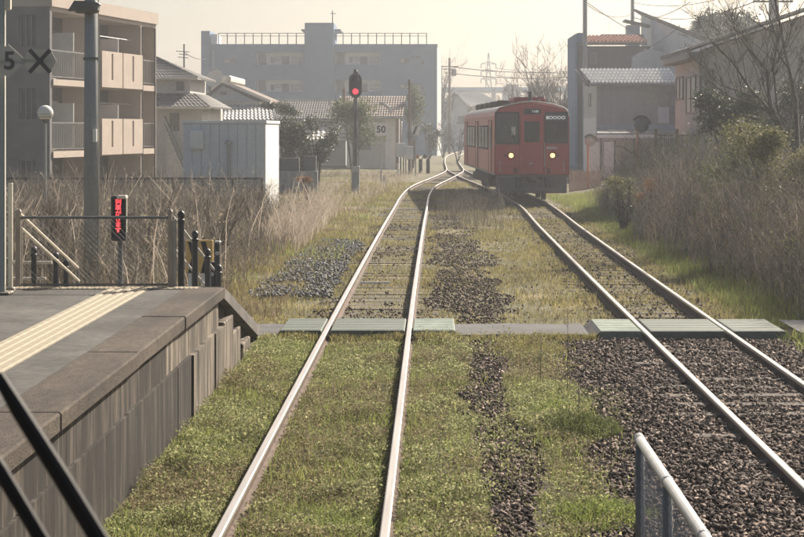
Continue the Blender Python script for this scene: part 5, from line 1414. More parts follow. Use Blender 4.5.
def cabinets():
    Y = 112.0
    for (a, b, c, d, lab) in ((396.5, 404.5, 143, 157, 'grey signal cabinet on legs nearer the signal'), (404.8, 413, 146, 159.5, 'wider grey signal cabinet on legs beside the dark post')):
        cx = X((a + b) / 2, Y)
        t = thing('signal_cabinet', lab, 'signal cabinet', (cx, Y, -.2), group='grey signal cabinets by the points')
        part(t, 'box', MB().bbox(X(a, Y), X(b, Y), Y - .2, Y + .2, Z(d, Y), Z(c, Y), .03), M['shed_wall'])
        part(t, 'door', MB().bbox(X(a + .8, Y), X(b - .8, Y), Y - .225, Y - .203, Z(d - .8, Y), Z(c + .8, Y), .008), M['shed_wall'])
        for s in (X(a + 1, Y), X(b - 1, Y)): part(t, 'leg', MB().box(s - .04, s + .04, Y - .1, Y + .1, -.2, Z(d, Y) - .003), M['galv_dark'])
        part(t, 'conduit', MB().tube([(cx, Y - .1, -.2), (cx, Y - .1, Z(d, Y))], .05, 6), M['galv_dark'])
    cx = X(409.5, 116.0)
    t = thing('utility_pole', 'dark slim pole behind the signal cabinets', 'pole', (cx, 116, -.2))
    part(t, 'pole', MB().tube([(cx, 116, -.2), (cx, 116, Z(79.5, 116))], [.1, .075], 8), M['wood'])
    part(t, 'fitting', MB().bbox(cx - .16, cx + .16, 115.85, 115.92, Z(138, 116), Z(130, 116), .02), M['galv_dark'])
    # round-armed crossing marker beside it
    Y = 110.0; cx = X(415.5, Y)
    t = thing('marker_post', 'pale post with a black and white striped marker board', 'marker post', (cx, Y, -.2))
    part(t, 'post', MB().tube([(cx, Y, -.2), (cx, Y, Z(124, Y))], .045, 7), M['galv'])
    b = part(t, 'board', MB().bbox(cx - .24, cx + .24, Y - .09, Y - .05, Z(135, Y), Z(126, Y), .01), M['white_board'])
    part(t, 'stripe', MB().prism([(cx - .22, Y - .094, Z(135, Y) + .02), (cx - .06, Y - .094, Z(135, Y) + .02), (cx + .14, Y - .094, Z(126, Y) - .02), (cx - .02, Y - .094, Z(126, Y) - .02)], (0, .003, 0)), M['ink'], b)
    # point levers
    for (px, lab) in ((420.5, 'dark point lever stand nearer the cabinets'), (428, 'dark point lever stand nearer the points')):
        Y = 116.0; cx = X(px, Y)
        t = thing('point_lever', lab, 'point lever', (cx, Y, -.17), group='point lever stands')
        part(t, 'stand', MB().bbox(cx - .12, cx + .12, Y - .15, Y + .15, -.17, .75, .03), M['under'])
        part(t, 'lever', MB().tube([(cx, Y, .6), (cx + .28, Y - .05, 1.1)], .035, 6), M['black'])
        part(t, 'weight', MB().lathe([(.13, -.06), (.13, .06)], (cx - .2, Y - .18, .9), 'y', 12), M['orange'] if px < 425 else M['black'])
    for (px, Y, h, lab) in ((398.0, 104.0, .9, 'short white post left of the points'), (384.0, 88.0, .6, 'short white post under the speed sign')):
        cx = X(px, Y); o = obj('marker_stake', MB().bbox(-.05, .05, -.05, .05, 0, h, .01), M['white']); o.location = (cx, Y, -.2); tag(o, lab, 'marker stake')
cabinets()

# ------------------------------------------------------------------ platform furniture
def chainlink(x0, x1, z0, z1, y, d=.056, r=.0016):
    mb = MB(); H = z1 - z0; W = x1 - x0
    k = -int(H / d) - 1
    while k * d < W:
        a = k * d
        for s in (1, -1):
            p = []
            t0 = max(0, -a); t1 = min(H, W - a)
            if t1 > t0:
                if s == 1: p = [(x0 + a + t0, y, z0 + t0), (x0 + a + t1, y, z0 + t1)]
                else: p = [(x0 + a + t0, y + .003, z1 - t0), (x0 + a + t1, y + .003, z1 - t1)]
                mb.tube(p, r, 3, cap=False)
        k += 1
    return mb
def platform_things():
    Y = 20.46
    t = thing('mesh_fence', 'chain link fence across the end of the platform', 'fence', (X(95, Y), Y, PT))
    z1 = Z(217.5, Y); xa, xb = X(19, Y), X(170, Y)
    part(t, 'top_rail', MB().tube([(xa, Y, z1), (xb, Y, z1)], .017, 8), M['galv_dark'])
    part(t, 'bottom_rail', MB().tube([(xa, Y, PT + .03), (xb, Y, PT + .03)], .012, 6), M['galv_dark'])
    for x in (xa, xb): part(t, 'post', MB().tube([(x, Y, PT), (x, Y, z1 + .05)], .027, 8).lathe([(.032, 0), (.034, .02), (.015, .045)], (x, Y, z1 + .05), 'z', 8), M['beige_post'])
    part(t, 'post', MB().tube([(xb + .05, Y + .04, PT), (xb + .05, Y + .04, z1 - .02)], .018, 6), M['galv'])
    stuff(part(t, 'mesh', chainlink(xa, xb, PT + .03, z1, Y + .02, .06, .0011), M['mesh_green']))
    # black ramp posts with ball heads
    labs = ['tallest black ball-topped post at the top of the platform ramp', 'second black ball-topped post down the platform ramp', 'third black ball-topped post down the platform ramp', 'black ball-topped post at the foot of the ramp']
    proto = None
    for k in range(4):
        y = 20.52 + 1.2 * k; zb = PT - .01 - (y - 20.5) * .247 - .03
        if proto is None:
            o = thing('bollard', labs[0], 'bollard', (0, 0, 0), group='black posts along the platform ramp')
            obj('shaft', MB().lathe([(.038, 0), (.036, .78), (.044, .785), (.044, .81), (.03, .82)], (0, 0, 0), 'z', 12), M['black'], o)
            obj('ball', MB().lathe([(.012, .815), (.034, .83), (.045, .86), (.036, .895), (.012, .915)], (0, 0, 0), 'z', 12), M['black'], o, smooth=True)
            proto = o
        else: o = copy_tree(proto)
        o.location = (-2.87, y, zb); o['label'] = labs[k]
    hr = thing('handrail', 'two steel handrails sloping down along the platform ramp', 'handrail', (-2.97, PE, PT))
    for dz in (.80, .45):
        part(hr, 'rail', MB().tube([(-2.97, PE + .05, PT + dz), (-2.93, PE + 3.6, PT + dz - .89)], .016, 6), M['galv'])
    for y in (PE + .06, PE + 1.75, PE + 3.5):
        z = PT - (y - PE) * .247; part(hr, 'upright', MB().tube([(-2.97, y, z - .05), (-2.97, y, z + .81)], .015, 6), M['galv_dark'])
    # striped crossing gate box behind the posts
    Y = 26.6
    g = thing('barrier_board', 'yellow and black chevron warning board beyond the ramp posts', 'warning board', (X(200, Y), Y, -.17))
    b = part(g, 'board', MB().bbox(X(186, Y), X(213, Y), Y - .03, Y + .03, Z(272, Y), Z(240, Y), .01), M['yellow'])
    for (a, c) in ((195, 1), (208, 1)):
        part(g, 'stripe', MB().prism([(X(a - 9, Y) + .03, Y - .034, Z(241.5, Y)), (X(a - 4, Y) + .03, Y - .034, Z(241.5, Y)), (X(a + 2, Y), Y - .034, Z(257, Y)), (X(a - 4, Y) + .03, Y - .034, Z(273, Y)), (X(a - 9, Y) + .03, Y - .034, Z(273, Y)), (X(a - 3, Y), Y - .034, Z(257, Y))][::-1], (0, .003, 0)), M['ink'], b)
    for px in (190, 203): part(g, 'post', MB().box(X(px, Y) - .03, X(px, Y) + .03, Y + .032, Y + .09, -.17, Z(243, Y)), M['white'])
    # dark equipment boxes at the foot of the ramp
    for (px, y0, y1, w, lab) in ((217.5, 241, 300, 2.4, 'dark square crossing post with a pale cap at the ramp foot'), (212.5, 262, 300, 3.0, 'short dark crossing post with a lens at the ramp foot')):
        Y = 25.0; cx = X(px, Y)
        o = thing('crossing_post', lab, 'crossing post', (cx, Y, -.15), group='dark posts at the foot of the ramp')
        part(o, 'post', MB().bbox(cx - w * Y / F, cx + w * Y / F, Y - .05, Y + .05, -.15, Z(y0 + 2, Y), .01), M['black'])
        part(o, 'cap', MB().bbox(cx - (w + .8) * Y / F, cx + (w + .8) * Y / F, Y - .07, Y + .07, Z(y0 + 1.9, Y), Z(y0, Y), .01), M['galv'] if px > 215 else M['black'])
        part(o, 'lens', MB().lathe([(.028, -.065), (.028, -.051)], (cx, Y, Z(y0 + 12, Y)), 'y', 10), M['galv'])
    # LED train-coming sign
    Y = 21.3; cx = X(119.5, Y)
    t = thing('led_sign', 'vertical LED sign with red Japanese lettering on a dark post', 'LED sign', (cx, Y, PT - .2))
    part(t, 'post', MB().tube([(cx + .01, Y, PT - .2), (cx + .01, Y, Z(238, Y))], .032, 8), M['galv_dark'])
    b = part(t, 'housing', MB().bbox(cx - .09, cx + .085, Y - .07, Y + .06, Z(240.5, Y), Z(196, Y), .012), M['black'])
    part(t, 'hood', MB().bbox(cx - .02, cx + .09, Y - .09, Y + .05, Z(198.6, Y), Z(195.3, Y), .008).box(cx + .086, cx + .1, Y - .08, Y - .05, Z(232, Y), Z(199, Y)), M['cream_metal'], b)
    part(t, 'screen', MB().box(cx - .062, cx + .058, Y - .075, Y - .0705, Z(233, Y), Z(199, Y)), M['ink'], b)
    for k, ch in enumerate('列車がきます'):
        o = text_mesh('lettering', ch, .070, M['led_red'], b, (-.002, -.078, Z(202.2 + k * 5.55, Y) - t.location.z), ext=.001, bold=.0004, sx=1.1)
    # shelter post
    Y = 19.6; cx = X(0.5, Y)
    t = thing('shelter_post', 'grey green steel post of the platform shelter at the left edge', 'post', (cx, Y, PT))
    part(t, 'post', MB().bbox(cx - .05, cx + .05, Y - .05, Y + .05, PT, 4.6, .012), M['greygreen'])
    part(t, 'edge_strip', MB().box(cx + .051, cx + .058, Y - .045, Y - .02, PT, 4.6), M['cream_metal'])
    part(t, 'base_plate', MB().bbox(cx - .12, cx + .12, Y - .12, Y + .12, PT + .003, PT + .03, .008), M['beige_post'])
    part(t, 'bracket', MB().bbox(X(2, Y), X(11, Y), Y - .04, Y + .04, Z(10, Y), Z(-2, Y), .01), M['cream_metal'])
    # boards added in place of signage reflected in the windscreen
    Y = 19.4
    t = thing('reflected_sign', 'grey boards with a 5 beside a cross, standing for a windscreen reflection', 'sign board', (X(6, Y), Y, 3.0))
    b = part(t, 'arm', MB().tube([(X(1, Y), Y + .04, Z(60, Y)), (X(52, Y), Y + .04, Z(60, Y))], .012, 6), M['galv_dark'])
    d = part(t, 'reflected_five_board', MB().prism([(X(-12, Y), Y, Z(61, Y)), (X(8, Y), Y, Z(78, Y)), (X(26.5, Y), Y, Z(61, Y)), (X(8, Y), Y, Z(44, Y))], (0, .012, 0)), M['grey_board'])
    text_mesh('lettering', '5', .27, M['ink_grey'], d, (X(9.5, Y) - t.location.x, -.003, Z(61.5, Y) - 3.0), bold=.006)
    e = part(t, 'cross_board', MB().prism([(X(22, Y), Y + .018, Z(61, Y)), (X(28, Y), Y + .018, Z(73, Y)), (X(50, Y), Y + .018, Z(73, Y)), (X(56, Y), Y + .018, Z(61, Y)), (X(50, Y), Y + .018, Z(49, Y)), (X(28, Y), Y + .018, Z(49, Y))], (0, .012, 0)), M['grey_board'])
    for (a, b2) in (((29, 49.5), (50, 72.5)), ((50, 49.5), (29, 72.5))):
        p, q = Vector((X(a[0], Y), 0, Z(a[1], Y))), Vector((X(b2[0], Y), 0, Z(b2[1], Y))); n = (q - p).normalized(); s = Vector((n.z, 0, -n.x)) * .022
        k = .014 if a[0] < 40 else .012
        part(t, 'cross_stroke', MB().prism([(v.x, Y + k, v.z) for v in (p - s, q - s, q + s, p + s)], (0, .003 if a[0] < 40 else .0055, 0)), M['ink_grey'], e)
    # guard panel end with four short bars
    Y = 19.9; cx = X(10.3, Y)
    t = thing('guard_rail', 'cream guard rail end with four short bars on the platform', 'guard rail', (cx, Y, PT))
    part(t, 'post', MB().bbox(cx - .02, cx + .025, Y - .02, Y + .02, PT, Z(183, Y), .006), M['cream_metal'])
    for py in (188, 212, 235, 258): part(t, 'bar', MB().tube([(cx - .9, Y, Z(py, Y)), (cx - .021, Y, Z(py, Y))], .014, 6), M['cream_metal'])
    part(t, 'foot', MB().bbox(cx - .08, cx + .05, Y - .05, Y + .05, PT + .002, PT + .05, .01), M['beige_post'])
    # sloping handrails down to the street on the left
    t = thing('stair_handrail', 'pair of cream handrails sloping down behind the platform end', 'handrail', (X(20, 20.7), 20.7, PT))
    part(t, 'rail', MB().tube([P(16, 210, 20.7), P(78, 268, 23.2)], .017, 8), M['cream_metal'])
    part(t, 'rail', MB().tube([P(21, 228, 20.7), P(79, 281, 23.2)], .017, 8), M['cream_metal'])
    part(t, 'upright', MB().tube([P(17, 211, 20.7), P(17, 290, 20.7)], .018, 8).tube([P(21.5, 228, 20.68), P(21.5, 290, 20.68)], .016, 8), M['beige_post'])
    part(t, 'upright', MB().tube([P(78, 266, 23.2), P(78, 300, 23.2)], .016, 8), M['galv_dark'])
    labs = ['black round topped post nearest the left edge behind the fence', 'black post behind the sloping handrails', 'black post right of the sloping handrails']
    for k, (px, py) in enumerate(((34, 246), (56, 252), (66, 259))):
        Y = 23.0 + k * .4; c = copy_tree(proto); c.location = (X(px, Y), Y, Z(py, Y) - .915); c['label'] = labs[k]; c['group'] = 'black posts behind the platform fence'
    t = thing('pipe_barrier', 'low cream two bar pipe barrier behind the platform fence', 'barrier', (X(34, 25), 25, .2))
    for py in (262.5, 278.5): part(t, 'bar', MB().tube([P(12, py, 25), P(52 - (py > 270) * 6, py, 25)], .02, 8), M['cream_metal'])
    for px in (14, 45): part(t, 'leg', MB().tube([P(px, 262, 25.06), P(px, 305, 25.06)], .02, 6), M['beige_post'])
    # concrete utility pole
    Y = 28.5; cx = X(91.3, Y)
    t = thing('utility_pole', 'thick grey concrete utility pole behind the platform end', 'utility pole', (cx, Y, -.1))
    part(t, 'pole', MB().tube([(cx, Y, -.1), (cx, Y, 5.4)], [.125, .105], 16), M['conc_pole'], smooth=True)
    part(t, 'plate', MB().bbox(X(94.5, Y), X(98.2, Y), Y - .15, Y - .1, Z(142, Y), Z(129, Y), .006), M['white_board'])
    lm = part(t, 'lamp', MB().bbox(cx - .22, cx + .16, Y - .35, Y - .1, Z(14, Y), Z(2, Y), .04), M['galv_dark'])
    part(t, 'lamp_hood', MB().prism([(cx - .3, Y - .36, Z(12, Y)), (cx + .2, Y - .36, Z(6, Y)), (cx + .17, Y - .36, Z(4, Y)), (cx - .2, Y - .36, Z(2, Y))][::-1], (0, .22, 0)), M['galv_dark'], lm)
    part(t, 'band', MB().lathe([(.128, 0), (.128, .04)], (cx, Y, Z(60, Y)), 'z', 16), M['galv_dark'])
    part(t, 'cable_riser', MB().tube([(cx + .13, Y - .03, -.1), (cx + .115, Y - .03, 5.4)], .012, 6), M['cream_metal'])
    # globe lamp
    Y = 46.0; cx = X(45.4, Y)
    t = thing('globe_lamp', 'white globe lamp on a thin post in front of the apartment block', 'street lamp', (cx, Y, -.1))
    part(t, 'post', MB().tube([(cx, Y, -.1), (cx, Y, Z(121, Y))], .032, 8), M['greygreen'])
    part(t, 'globe', MB().lathe([(.2 * math.sin(a) + .002, -.2 * math.cos(a)) for a in np.linspace(.25, math.pi, 12)], (cx, Y, Z(113, Y)), 'z', 18), M['globe'], smooth=True)
    part(t, 'shade_ring', MB().lathe([(.201, -.01), (.204, .0), (.201, .01)], (cx, Y, Z(114, Y)), 'z', 18), M['galv'])
    part(t, 'cup', MB().lathe([(.06, -.25), (.1, -.18), (.185, -.09)], (cx, Y, Z(113, Y)), 'z', 14), M['galv_dark'])
    # dark mesh fence in front of the shed
    Y = 56.0
    t = thing('mesh_fence', 'long dark mesh fence in front of the shed and apartment block', 'fence', (X(140, Y), Y, -.1))
    z1 = Z(178.5, Y)
    part(t, 'top_rail', MB().box(X(-6, Y), X(262, Y), Y - .025, Y + .025, z1 - .03, z1 + .03), M['black'])
    for k in range(10):
        x = X(262 - k * 29.5, Y); part(t, 'post', MB().box(x - .035, x + .035, Y + .026, Y + .09, -.1, z1 + .02), M['black'])
    bars = MB(); n = 230
    for k in range(n): x = X(-6, Y) + (X(262, Y) - X(-6, Y)) * k / n; bars.box(x - .008, x + .008, Y - .008, Y + .008, -.1, z1 - .03)
    for k in range(7): bars.box(X(-6, Y), X(262, Y), Y + .009, Y + .018, .1 + k * .16, .11 + k * .16)
    stuff(part(t, 'mesh', bars, M['mesh_green']))
platform_things()

# ------------------------------------------------------------------ mesh railing at the lower right
def near_railing():
    x = 1.235; zt = .91; ye = F * (EYE - zt) / (436 - VY)
    t = thing('mesh_railing', 'steel pipe railing with chain link mesh at the lower right', 'railing', (x, ye, -.17))
    part(t, 'top_rail', MB().tube([(x, ye + .02, zt - .022), (x, 2.0, zt - .022)], .03, 12), M['galv'], smooth=True)
    part(t, 'end_cap', MB().lathe([(.001, .0), (.02, .004), (.033, .015), (.033, .05)], (x, ye + .0, zt - .022), 'y', 12), M['galv'])
    y2 = F * (EYE - zt) / (477 - VY)
    for k in range(5):
        y = ye - .02 - k * (ye - y2) * 1.0
        part(t, 'post', MB().tube([(x, y, -.25), (x, y, zt - .045)], .028, 12), M['galv_dark'], smooth=True)
        part(t, 'rail_collar', MB().lathe([(.0335, -.016), (.0345, 0), (.0335, .016)], (x, y, zt - .022), 'y', 12), M['galv'])
    part(t, 'bottom_rail', MB().tube([(x, ye, .02), (x, 2.0, .02)], .014, 6), M['galv_dark'])
    m = chainlink(2.0, ye, .03, zt - .05, 0, .055, .0017)
    m.v = [(x + v[1], v[0], v[2]) for v in m.v]
    stuff(part(t, 'mesh', m, M['galv']))
near_railing()

# ------------------------------------------------------------------ the cab's own windscreen wiper
def wiper():
    Y = 1.6
    t = thing('windscreen_wiper', 'blurred black windscreen wiper with two arms at the lower left', 'wiper', P(70, 560, Y))
    part(t, 'arm', MB().tube([P(-3, 374, Y), P(20, 412, Y), P(62, 478, Y), P(118, 570, Y)], [.0055, .0075, .0082, .0088], 10), M['wiper'])
    part(t, 'link_arm', MB().tube([P(-30, 425, Y + .02), P(0, 470, Y + .02), P(60, 570, Y + .02)], .0072, 10), M['wiper'])
    part(t, 'pivot', MB().lathe([(.02, -.02), (.02, .02)], P(95, 566, Y), 'y', 14), M['wiper'])
wiper()

# ------------------------------------------------------------------ trees and bushes
def bush(name, label, cat, px, py, Y, rx, ry, rz_, n, size, mname, group=None, blobs=7, stems=True, seed=1, zc=None):
    rng = np.random.default_rng(seed)
    cx, cz = X(px, Y), Z(py, Y) if zc is None else zc
    zb = float(gz(cx, Y)) if Y < 120 else -.2
    cs = []
    for k in range(blobs):
        a = rng.uniform(0, 6.283); r = rng.uniform(.15, .75)
        cs.append((rx * r * math.cos(a), ry * r * math.sin(a), rz_ * rng.uniform(-.65, .65), rng.uniform(.32, .6)))
    idx = rng.integers(0, blobs, n); C = np.array(cs)
    d = rng.normal(size=(n, 3)); d /= np.linalg.norm(d, axis=1)[:, None]
    rr = (rng.uniform(0, 1, n) ** .45) * (.75 + .5 * rng.uniform(0, 1, n) ** 3)
    p = C[idx, :3] + d * (rr * C[idx, 3])[:, None] * np.array([rx, ry, rz_])
    p[:, 2] = np.maximum(p[:, 2] + cz - zb, .05)
    t = thing(name, label, cat, (cx, Y, zb), group=group)
    V, Fq = leafquads(p, rng.uniform(.6, 1.3, n) * size, .1, rng)
    npmesh('foliage' if 'tree' not in name else 'crown', V, Fq, M[mname], t)
    mb = MB()
    for c in cs[:5]:
        mb.tube([(0, 0, -.05), (c[0] * .4, c[1] * .4, (cz - zb) * .5), (c[0], c[1], max(.2, c[2] + cz - zb))], [.05 * max(1, rz_ * .6), .035 * max(1, rz_ * .6), .012], 5)
    obj('stem' if 'tree' not in name else 'trunk', mb, M['bark'], t)
    return t

def limb_tree(name, label, cat, base, limbs, seed, levels=4, spread=.6, mtrunk='bark', mtwig='twig', group=None, ratio=.62, nch=(3, 5), tr=.012, up=.25):
    """bare tree: main limbs given as lists of points (relative to base) with radii, twigs grown from them"""
    rng = random.Random(seed)
    t = thing(name, label, cat, base, group=group)
    tk = MB(); tw = MB()
    def grow(p, d, l, r, lv):
        pts = [p]; q = p.copy(); dd = d.copy()
        for k in range(3):
            dd = (dd + Vector((rng.gauss(0, .16), rng.gauss(0, .16), rng.gauss(0, .12) + .06))).normalized()
            q = q + dd * (l / 3); pts.append(q.copy())
        (tk if r > .03 else tw).tube(pts, [r, r * .85, r * .7, r * .5], 5 if r > .03 else 3, cap=False)
        if lv <= 0: return
        for c in range(rng.randint(*nch)):
            s = rng.uniform(.3, 1.0); k = min(2, int(s * 3)); pp = pts[k].lerp(pts[k + 1], s * 3 - k)
            nd = (dd + Vector((rng.gauss(0, spread), rng.gauss(0, spread), rng.gauss(0, spread * .7) + up))).normalized()
            grow(pp, nd, l * ratio * rng.uniform(.7, 1.2), max(r * .55, tr * .4), lv - 1)
    for pts, r0, r1, n in limbs:
        pts = [Vector(p) for p in pts]; m = len(pts)
        tk.tube(pts, [r0 + (r1 - r0) * i / (m - 1) for i in range(m)], 7, cap=False)
        tot = sum((b - a).length for a, b in zip(pts, pts[1:]))
        for k in range(n):
            s = .25 + .75 * (k + rng.random()) / n; i = min(m - 2, int(s * (m - 1))); f = s * (m - 1) - i
            p = pts[i].lerp(pts[i + 1], f); d = (pts[i + 1] - pts[i]).normalized()
            nd = (d + Vector((rng.gauss(0, spread), rng.gauss(0, spread), rng.gauss(0, spread * .6) + up))).normalized()
            r = (r0 + (r1 - r0) * s) * .55
            grow(p, nd, tot * .34 * rng.uniform(.6, 1.15), r, levels - 1)
    obj('trunk', tk, M[mtrunk], t); obj('crown', tw, M[mtwig], t)
    return t

def vegetation():
    # bare tree at the right edge
    Y = 44.0; bx, bz = X(800, Y), 0.1
    def q(px, py, dy=0): return (X(px, Y) - bx, dy, Z(py, Y) - bz)
    limbs = [([(0, 0, -.1), q(796, 150), q(778, 118, .2), q(752, 88, .3), q(735, 62, .3), q(712, 40, .2)], .075, .014, 9),
             ([q(790, 140), q(768, 105, -.2), q(764, 70, -.3), q(742, 44, -.3), q(722, 12, -.4)], .05, .012, 10),
             ([q(780, 120, .2), q(756, 104, .1), q(732, 98, .1), q(708, 80, 0)], .035, .01, 9),
             ([q(798, 155), q(800, 100, .5), q(790, 50, .6), q(782, 5, .7), q(776, -40, .8)], .06, .02, 11),
             ([q(770, 72, -.3), q(776, 40, -.2), q(765, 5, 0)], .03, .012, 8),
             ([q(762, 98, .3), q(725, 85, .6), q(694, 52, .8)], .022, .008, 8)]
    limb_tree('bare_tree', 'large leafless tree with dark spreading branches at the right edge', 'tree', (bx, Y, bz), limbs, 5, 3, .55, ratio=.6, nch=(3, 4))
    # dense twiggy growth behind it
    Y = 52.0; bx = X(790, Y)
    rngs = random.Random(3); limbs = []
    for k in range(13):
        a = rngs.uniform(-2.2, 1.6); top = rngs.uniform(2.6, 4.9); limbs.append(([(a * .25, rngs.uniform(-.4, .4), -.1), (a * .6, rngs.uniform(-.7, .7), top * .5), (a, rngs.uniform(-.9, .9), top)], .05, .015, 7))
    limb_tree('bare_shrub', 'dense dark leafless shrub behind the large bare tree', 'shrub', (bx, Y, .1), limbs, 9, 3, .5, ratio=.55, nch=(3, 4))
    # evergreen bushes, right
    bush('evergreen_bush', 'round dark evergreen bush with glossy leaves below the pinkish house', 'bush', 733, 122, 50.0, 1.15, 1.0, .98, 11000, .075, 'leaf_dark', seed=4, blobs=9)
    bush('evergreen_bush', 'dark evergreen bush in the branches at the right edge', 'bush', 782, 112, 56.0, 1.3, 1.0, 1.25, 9000, .075, 'leaf_dark', seed=6, blobs=9)
    bush('leafy_bush', 'yellow green leafy bush at the right edge above the thicket', 'bush', 788, 163, 37.0, 1.25, 1.3, .95, 14000, .05, 'leaf_yellow', seed=5)
    bush('leafy_bush', 'olive leafy bush in the thicket right of the iron fence', 'bush', 744, 168, 42.0, 1.45, 1.1, .95, 11000, .05, 'leaf_mid', seed=8)
    bush('leafy_bush', 'small yellowing bush in the thicket below the carport', 'bush', 625, 188, 50.0, .55, .6, .42, 2200, .05, 'leaf_yellow', seed=10)
    bush('leafy_bush', 'small rusty brown bush in the thicket under the mirror pole', 'bush', 655, 192, 49.0, .5, .6, .4, 1600, .05, 'leaf_rust', seed=12)
    bush('leafy_bush', 'low dark green bush at the edge of the right bank', 'bush', 622, 213, 50.0, .5, .5, .3, 1800, .05, 'leaf_dark', seed=13)
    # conifers behind the roofs
    for (px, py, rx, rz_, sd, lab) in ((705, 34, 1.5, 1.3, 21, 'dark pine crown behind the mono pitch roof'), (733, 30, 1.9, 1.5, 22, 'broad dark pine crown left of the bare tree'), (762, 38, 1.4, 1.0, 23, 'low dark pine crown behind the branches of the bare tree')):
        bush('pine_tree', lab, 'tree', px, py, 136.0, rx * 1.2, 1.8, rz_ * 1.2, 5200, .19, 'leaf_dark', 'dark pines behind the houses', seed=sd, blobs=9)
    # shrubs behind the shed and planter
    for (px, py, rx, rz_, mn, sd, lab) in ((290, 140, 1.35, 1.55, 'leaf_dark', 31, 'dense dark evergreen shrub right of the shed'), (318, 143, 1.3, 1.4, 'leaf_dark', 32, 'broad dark evergreen shrub behind the planter wall'), (301, 150, .55, 1.5, 'leaf_yellow', 33, 'narrow brownish shrub between two dark evergreens')):
        bush('evergreen_shrub', lab, 'shrub', px, py, 84.0 + (sd - 31), rx * .75, 1.0, rz_ * .92, 6500, .09, mn, 'shrubs right of the shed', seed=sd, blobs=9)
    bush('pine_tree', 'small layered garden pine beside the silver tile roof', 'tree', 281, 110, 98.0, 1.0, .7, .45, 2600, .1, 'leaf_dark', seed=34, blobs=6)
    bush('broadleaf_tree', 'light green leafy tree behind the red signal', 'tree', 352, 121, 108.0, 2.0, 1.5, 1.6, 7500, .11, 'leaf_mid', seed=41, blobs=10)
    bush('broadleaf_tree', 'small green tree beside the dark slim pole', 'tree', 413, 112, 130.0, .9, .9, 2.0, 2600, .12, 'leaf_mid', seed=42)
    bush('leafy_bush', 'grey green bush at the foot of the blue building', 'bush', 428, 138, 150.0, 1.2, 1, 1.3, 2500, .12, 'leaf_dark', seed=44)
    bush('leafy_bush', 'rusty brown bush on the slope left of the signal', 'bush', 307, 181, 68.0, .45, .4, .2, 900, .06, 'leaf_rust', seed=45)
    # planter
    Y = 78.0
    t = thing('planter_wall', 'dark low planter wall in front of the evergreen shrubs', 'wall', (X(295, Y), Y, -.1))
    for k, (a, b) in enumerate(((279, 299), (303, 316))): part(t, 'wall_block', MB().bbox(X(a, Y), X(b, Y), Y, Y + .4, -.1, Z(158 - k * 2, Y), .02), M['planter'])
    part(t, 'ledge', MB().box(X(278, Y), X(318, Y), Y - .3, Y - .003, -.1, Z(171, Y)), M['conc_pole'])
    # leafless trees in the far centre and right of the train
    def small_bare(px, pytop, Y, label, seed, w=1.0, group='leafless trees on the horizon', k=13):
        bx = X(px, Y); H = Z(pytop, Y) + .2; r = random.Random(seed); limbs = []
        for i in range(k):
            a = r.uniform(-1, 1) * w; limbs.append(([(0, 0, 0), (a * .3, r.uniform(-.3, .3), H * .4), (a, r.uniform(-.6, .6) * w, H * r.uniform(.75, 1.0))], .02 * H * .8, .02, 6))
        limb_tree('bare_tree', label, 'tree', (bx, Y, -.2), limbs, seed, 3, .55, group=group, ratio=.55, nch=(3, 4), tr=.03)
    small_bare(548, 68, 128.0, 'tall leafless tree behind the right half of the train', 51, 2.6)
    small_bare(562, 70, 122.0, 'leafless tree between the train and the dark blue house', 52, 2.2)
    small_bare(528, 82, 150.0, 'low leafless tree above the train roof', 53, 2.8)
    small_bare(436, 68, 215.0, 'leafless tree right against the blue building', 54, 1.6)
    small_bare(478, 116, 160.0, 'low twiggy tree left of the train cars', 56, 1.6, k=6)
    small_bare(443, 122, 175.0, 'small leafless tree in front of the white gabled house', 57, 1.6, k=6)
    small_bare(458, 128, 150.0, 'lowest bare bush at the bend of the track', 58, 1.3, k=6)
    # shrubs with bare brown twigs on the left
    for (px, py, Y, sd, lab) in ((55, 196, 31.0, 61, 'rust brown bare shrub behind the sloping handrails'), (140, 205, 33.0, 62, 'bare shrub behind the LED sign'), (215, 200, 36.0, 63, 'bare shrub beyond the yellow warning board'), (255, 195, 44.0, 64, 'bare shrub in front of the shed corner'), (160, 190, 45.0, 65, 'bare shrub in front of the mesh fence')):
        bx = X(px, Y); H = Z(py, Y) + .1; r = random.Random(sd); limbs = []
        for i in range(11):
            a = r.uniform(-.6, .6); limbs.append(([(a * .2, r.uniform(-.1, .1), 0), (a * .5, r.uniform(-.3, .3), H * .5), (a, r.uniform(-.4, .4), H * r.uniform(.7, 1.05))], .014, .006, 6))
        limb_tree('bare_shrub', lab, 'shrub', (bx, Y, float(gz(bx, Y))), limbs, sd, 2, .5, 'stalk', 'stalk', 'bare shrubs left of the tracks', .5, (3, 4), .008)
    for (px, py, Y, sd, lab) in ((510, 178, 61.0, 71, 'bare grey shrub left of the train front'), (470, 172, 63.0, 72, 'wispy bare shrub beside the train side'), (446, 185, 58.0, 73, 'low bare shrub between the tracks')):
        pass
vegetation()

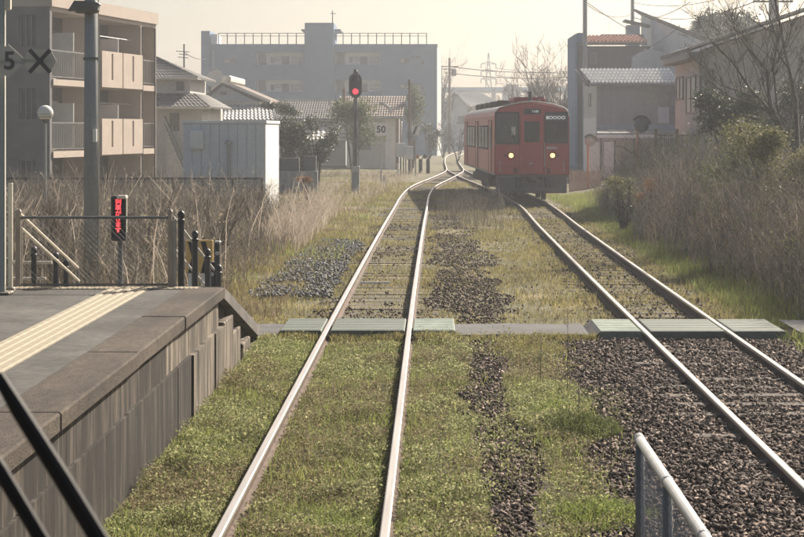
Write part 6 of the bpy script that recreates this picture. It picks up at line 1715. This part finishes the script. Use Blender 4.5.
# ------------------------------------------------------------------ utility poles and wires on the right
def right_poles():
    def pole(px, ytop, Y, r, label, arms):
        cx = X(px, Y); t = thing('utility_pole', label, 'utility pole', (cx, Y, -.1))
        part(t, 'pole', MB().tube([(cx, Y, -.1), (cx, Y, Z(ytop, Y))], [r * 1.15, r], 10), M['conc_pole'])
        for (py, w) in arms:
            part(t, 'crossarm', MB().box(cx - w * Y / F, cx + w * Y / F, Y - .05, Y + .05, Z(py + .8, Y), Z(py - .8, Y)), M['galv_dark'])
            for s in (-.9, -.5, .5, .9): part(t, 'insulator', MB().lathe([(.04, 0), (.06, .05), (.03, .13)], (cx + s * w * Y / F, Y, Z(py - .8, Y)), 'z', 6), M['white'])
        return cx
    pole(585, -25, 108.0, .13, 'concrete utility pole left of the terracotta roof', [(-18, 9)])
    part_t = None
    pole(632.5, -25, 132.0, .13, 'second utility pole behind the terracotta roof', [(-15, 8)])
    cx = pole(773, -30, 70.0, .17, 'thick utility pole with a crossarm behind the bare tree', [(1.5, 20)])
    def cable(p0, p1, sag, label, r=.022):
        p0, p1 = Vector(p0), Vector(p1); pts = []
        for i in range(17):
            s = i / 16; p = p0.lerp(p1, s); p.z -= sag * 4 * s * (1 - s); pts.append(p)
        tag(obj('cable', MB().tube(pts, r, 4), M['wire']), label, 'cable', 'overhead cables on the right')
    cable(P(585, 3, 108), P(632, 14, 132), .5, 'cable from the left pole sagging to the second pole')
    cable(P(585, 1, 108), P(645, 38, 112), .1, 'steep service cable from the left pole to the pale house')
    cable(P(632, 2, 132), P(760, -14, 90), .6, 'upper cable rising right from the second pole')
    cable(P(632, 8, 132), P(773, -6, 70), .9, 'lower cable rising right from the second pole')
    cable(P(632, 18, 132), P(690, 2, 100), .4, 'short cable above the mono pitch roof')
    cable(P(585, 46, 108), P(680, 25, 104), 1.1, 'low cable sagging across the dark blue wall')
    cable(P(632, 16, 132), P(700, 28, 112), .3, 'cable falling right across the pale house')
    # aerial left of the blue building
    Y = 125.0; cx = X(184, Y)
    t = thing('tv_aerial', 'tv aerial on a pole above the cream house roof', 'aerial', (cx, Y, -.3))
    part(t, 'mast', MB().tube([(cx, Y, -.3), (cx, Y, Z(44, Y))], .06, 6), M['far_steel'])
    for (py, w) in ((51, 8), (54, 5), (57, 6)): part(t, 'element', MB().tube([(cx - w * Y / F, Y, Z(py, Y)), (cx + w * .7 * Y / F, Y, Z(py + 1, Y))], .035, 4), M['far_steel'])
    cable(P(184, 52, 125), P(206, 59, 150), .2, 'cable from the tv aerial to the blue building', .03)
right_poles()

# ------------------------------------------------------------------ air
def haze():
    mb = MB().box(-495, 495, -25, 500, -1.2, 24.5)
    m = bpy.data.materials.new('haze'); m.use_nodes = True
    nt = m.node_tree; nt.nodes.clear()
    out = nt.nodes.new('ShaderNodeOutputMaterial'); v = nt.nodes.new('ShaderNodeVolumePrincipled')
    v.inputs['Color'].default_value = (.90, .94, 1.0, 1); v.inputs['Density'].default_value = HAZE; v.inputs['Anisotropy'].default_value = .45
    nt.links.new(v.outputs[0], out.inputs['Volume'])
    stuff(obj('haze', mb, m), 'thin pale haze over the whole place', 'haze')
HAZE = .0009
haze()
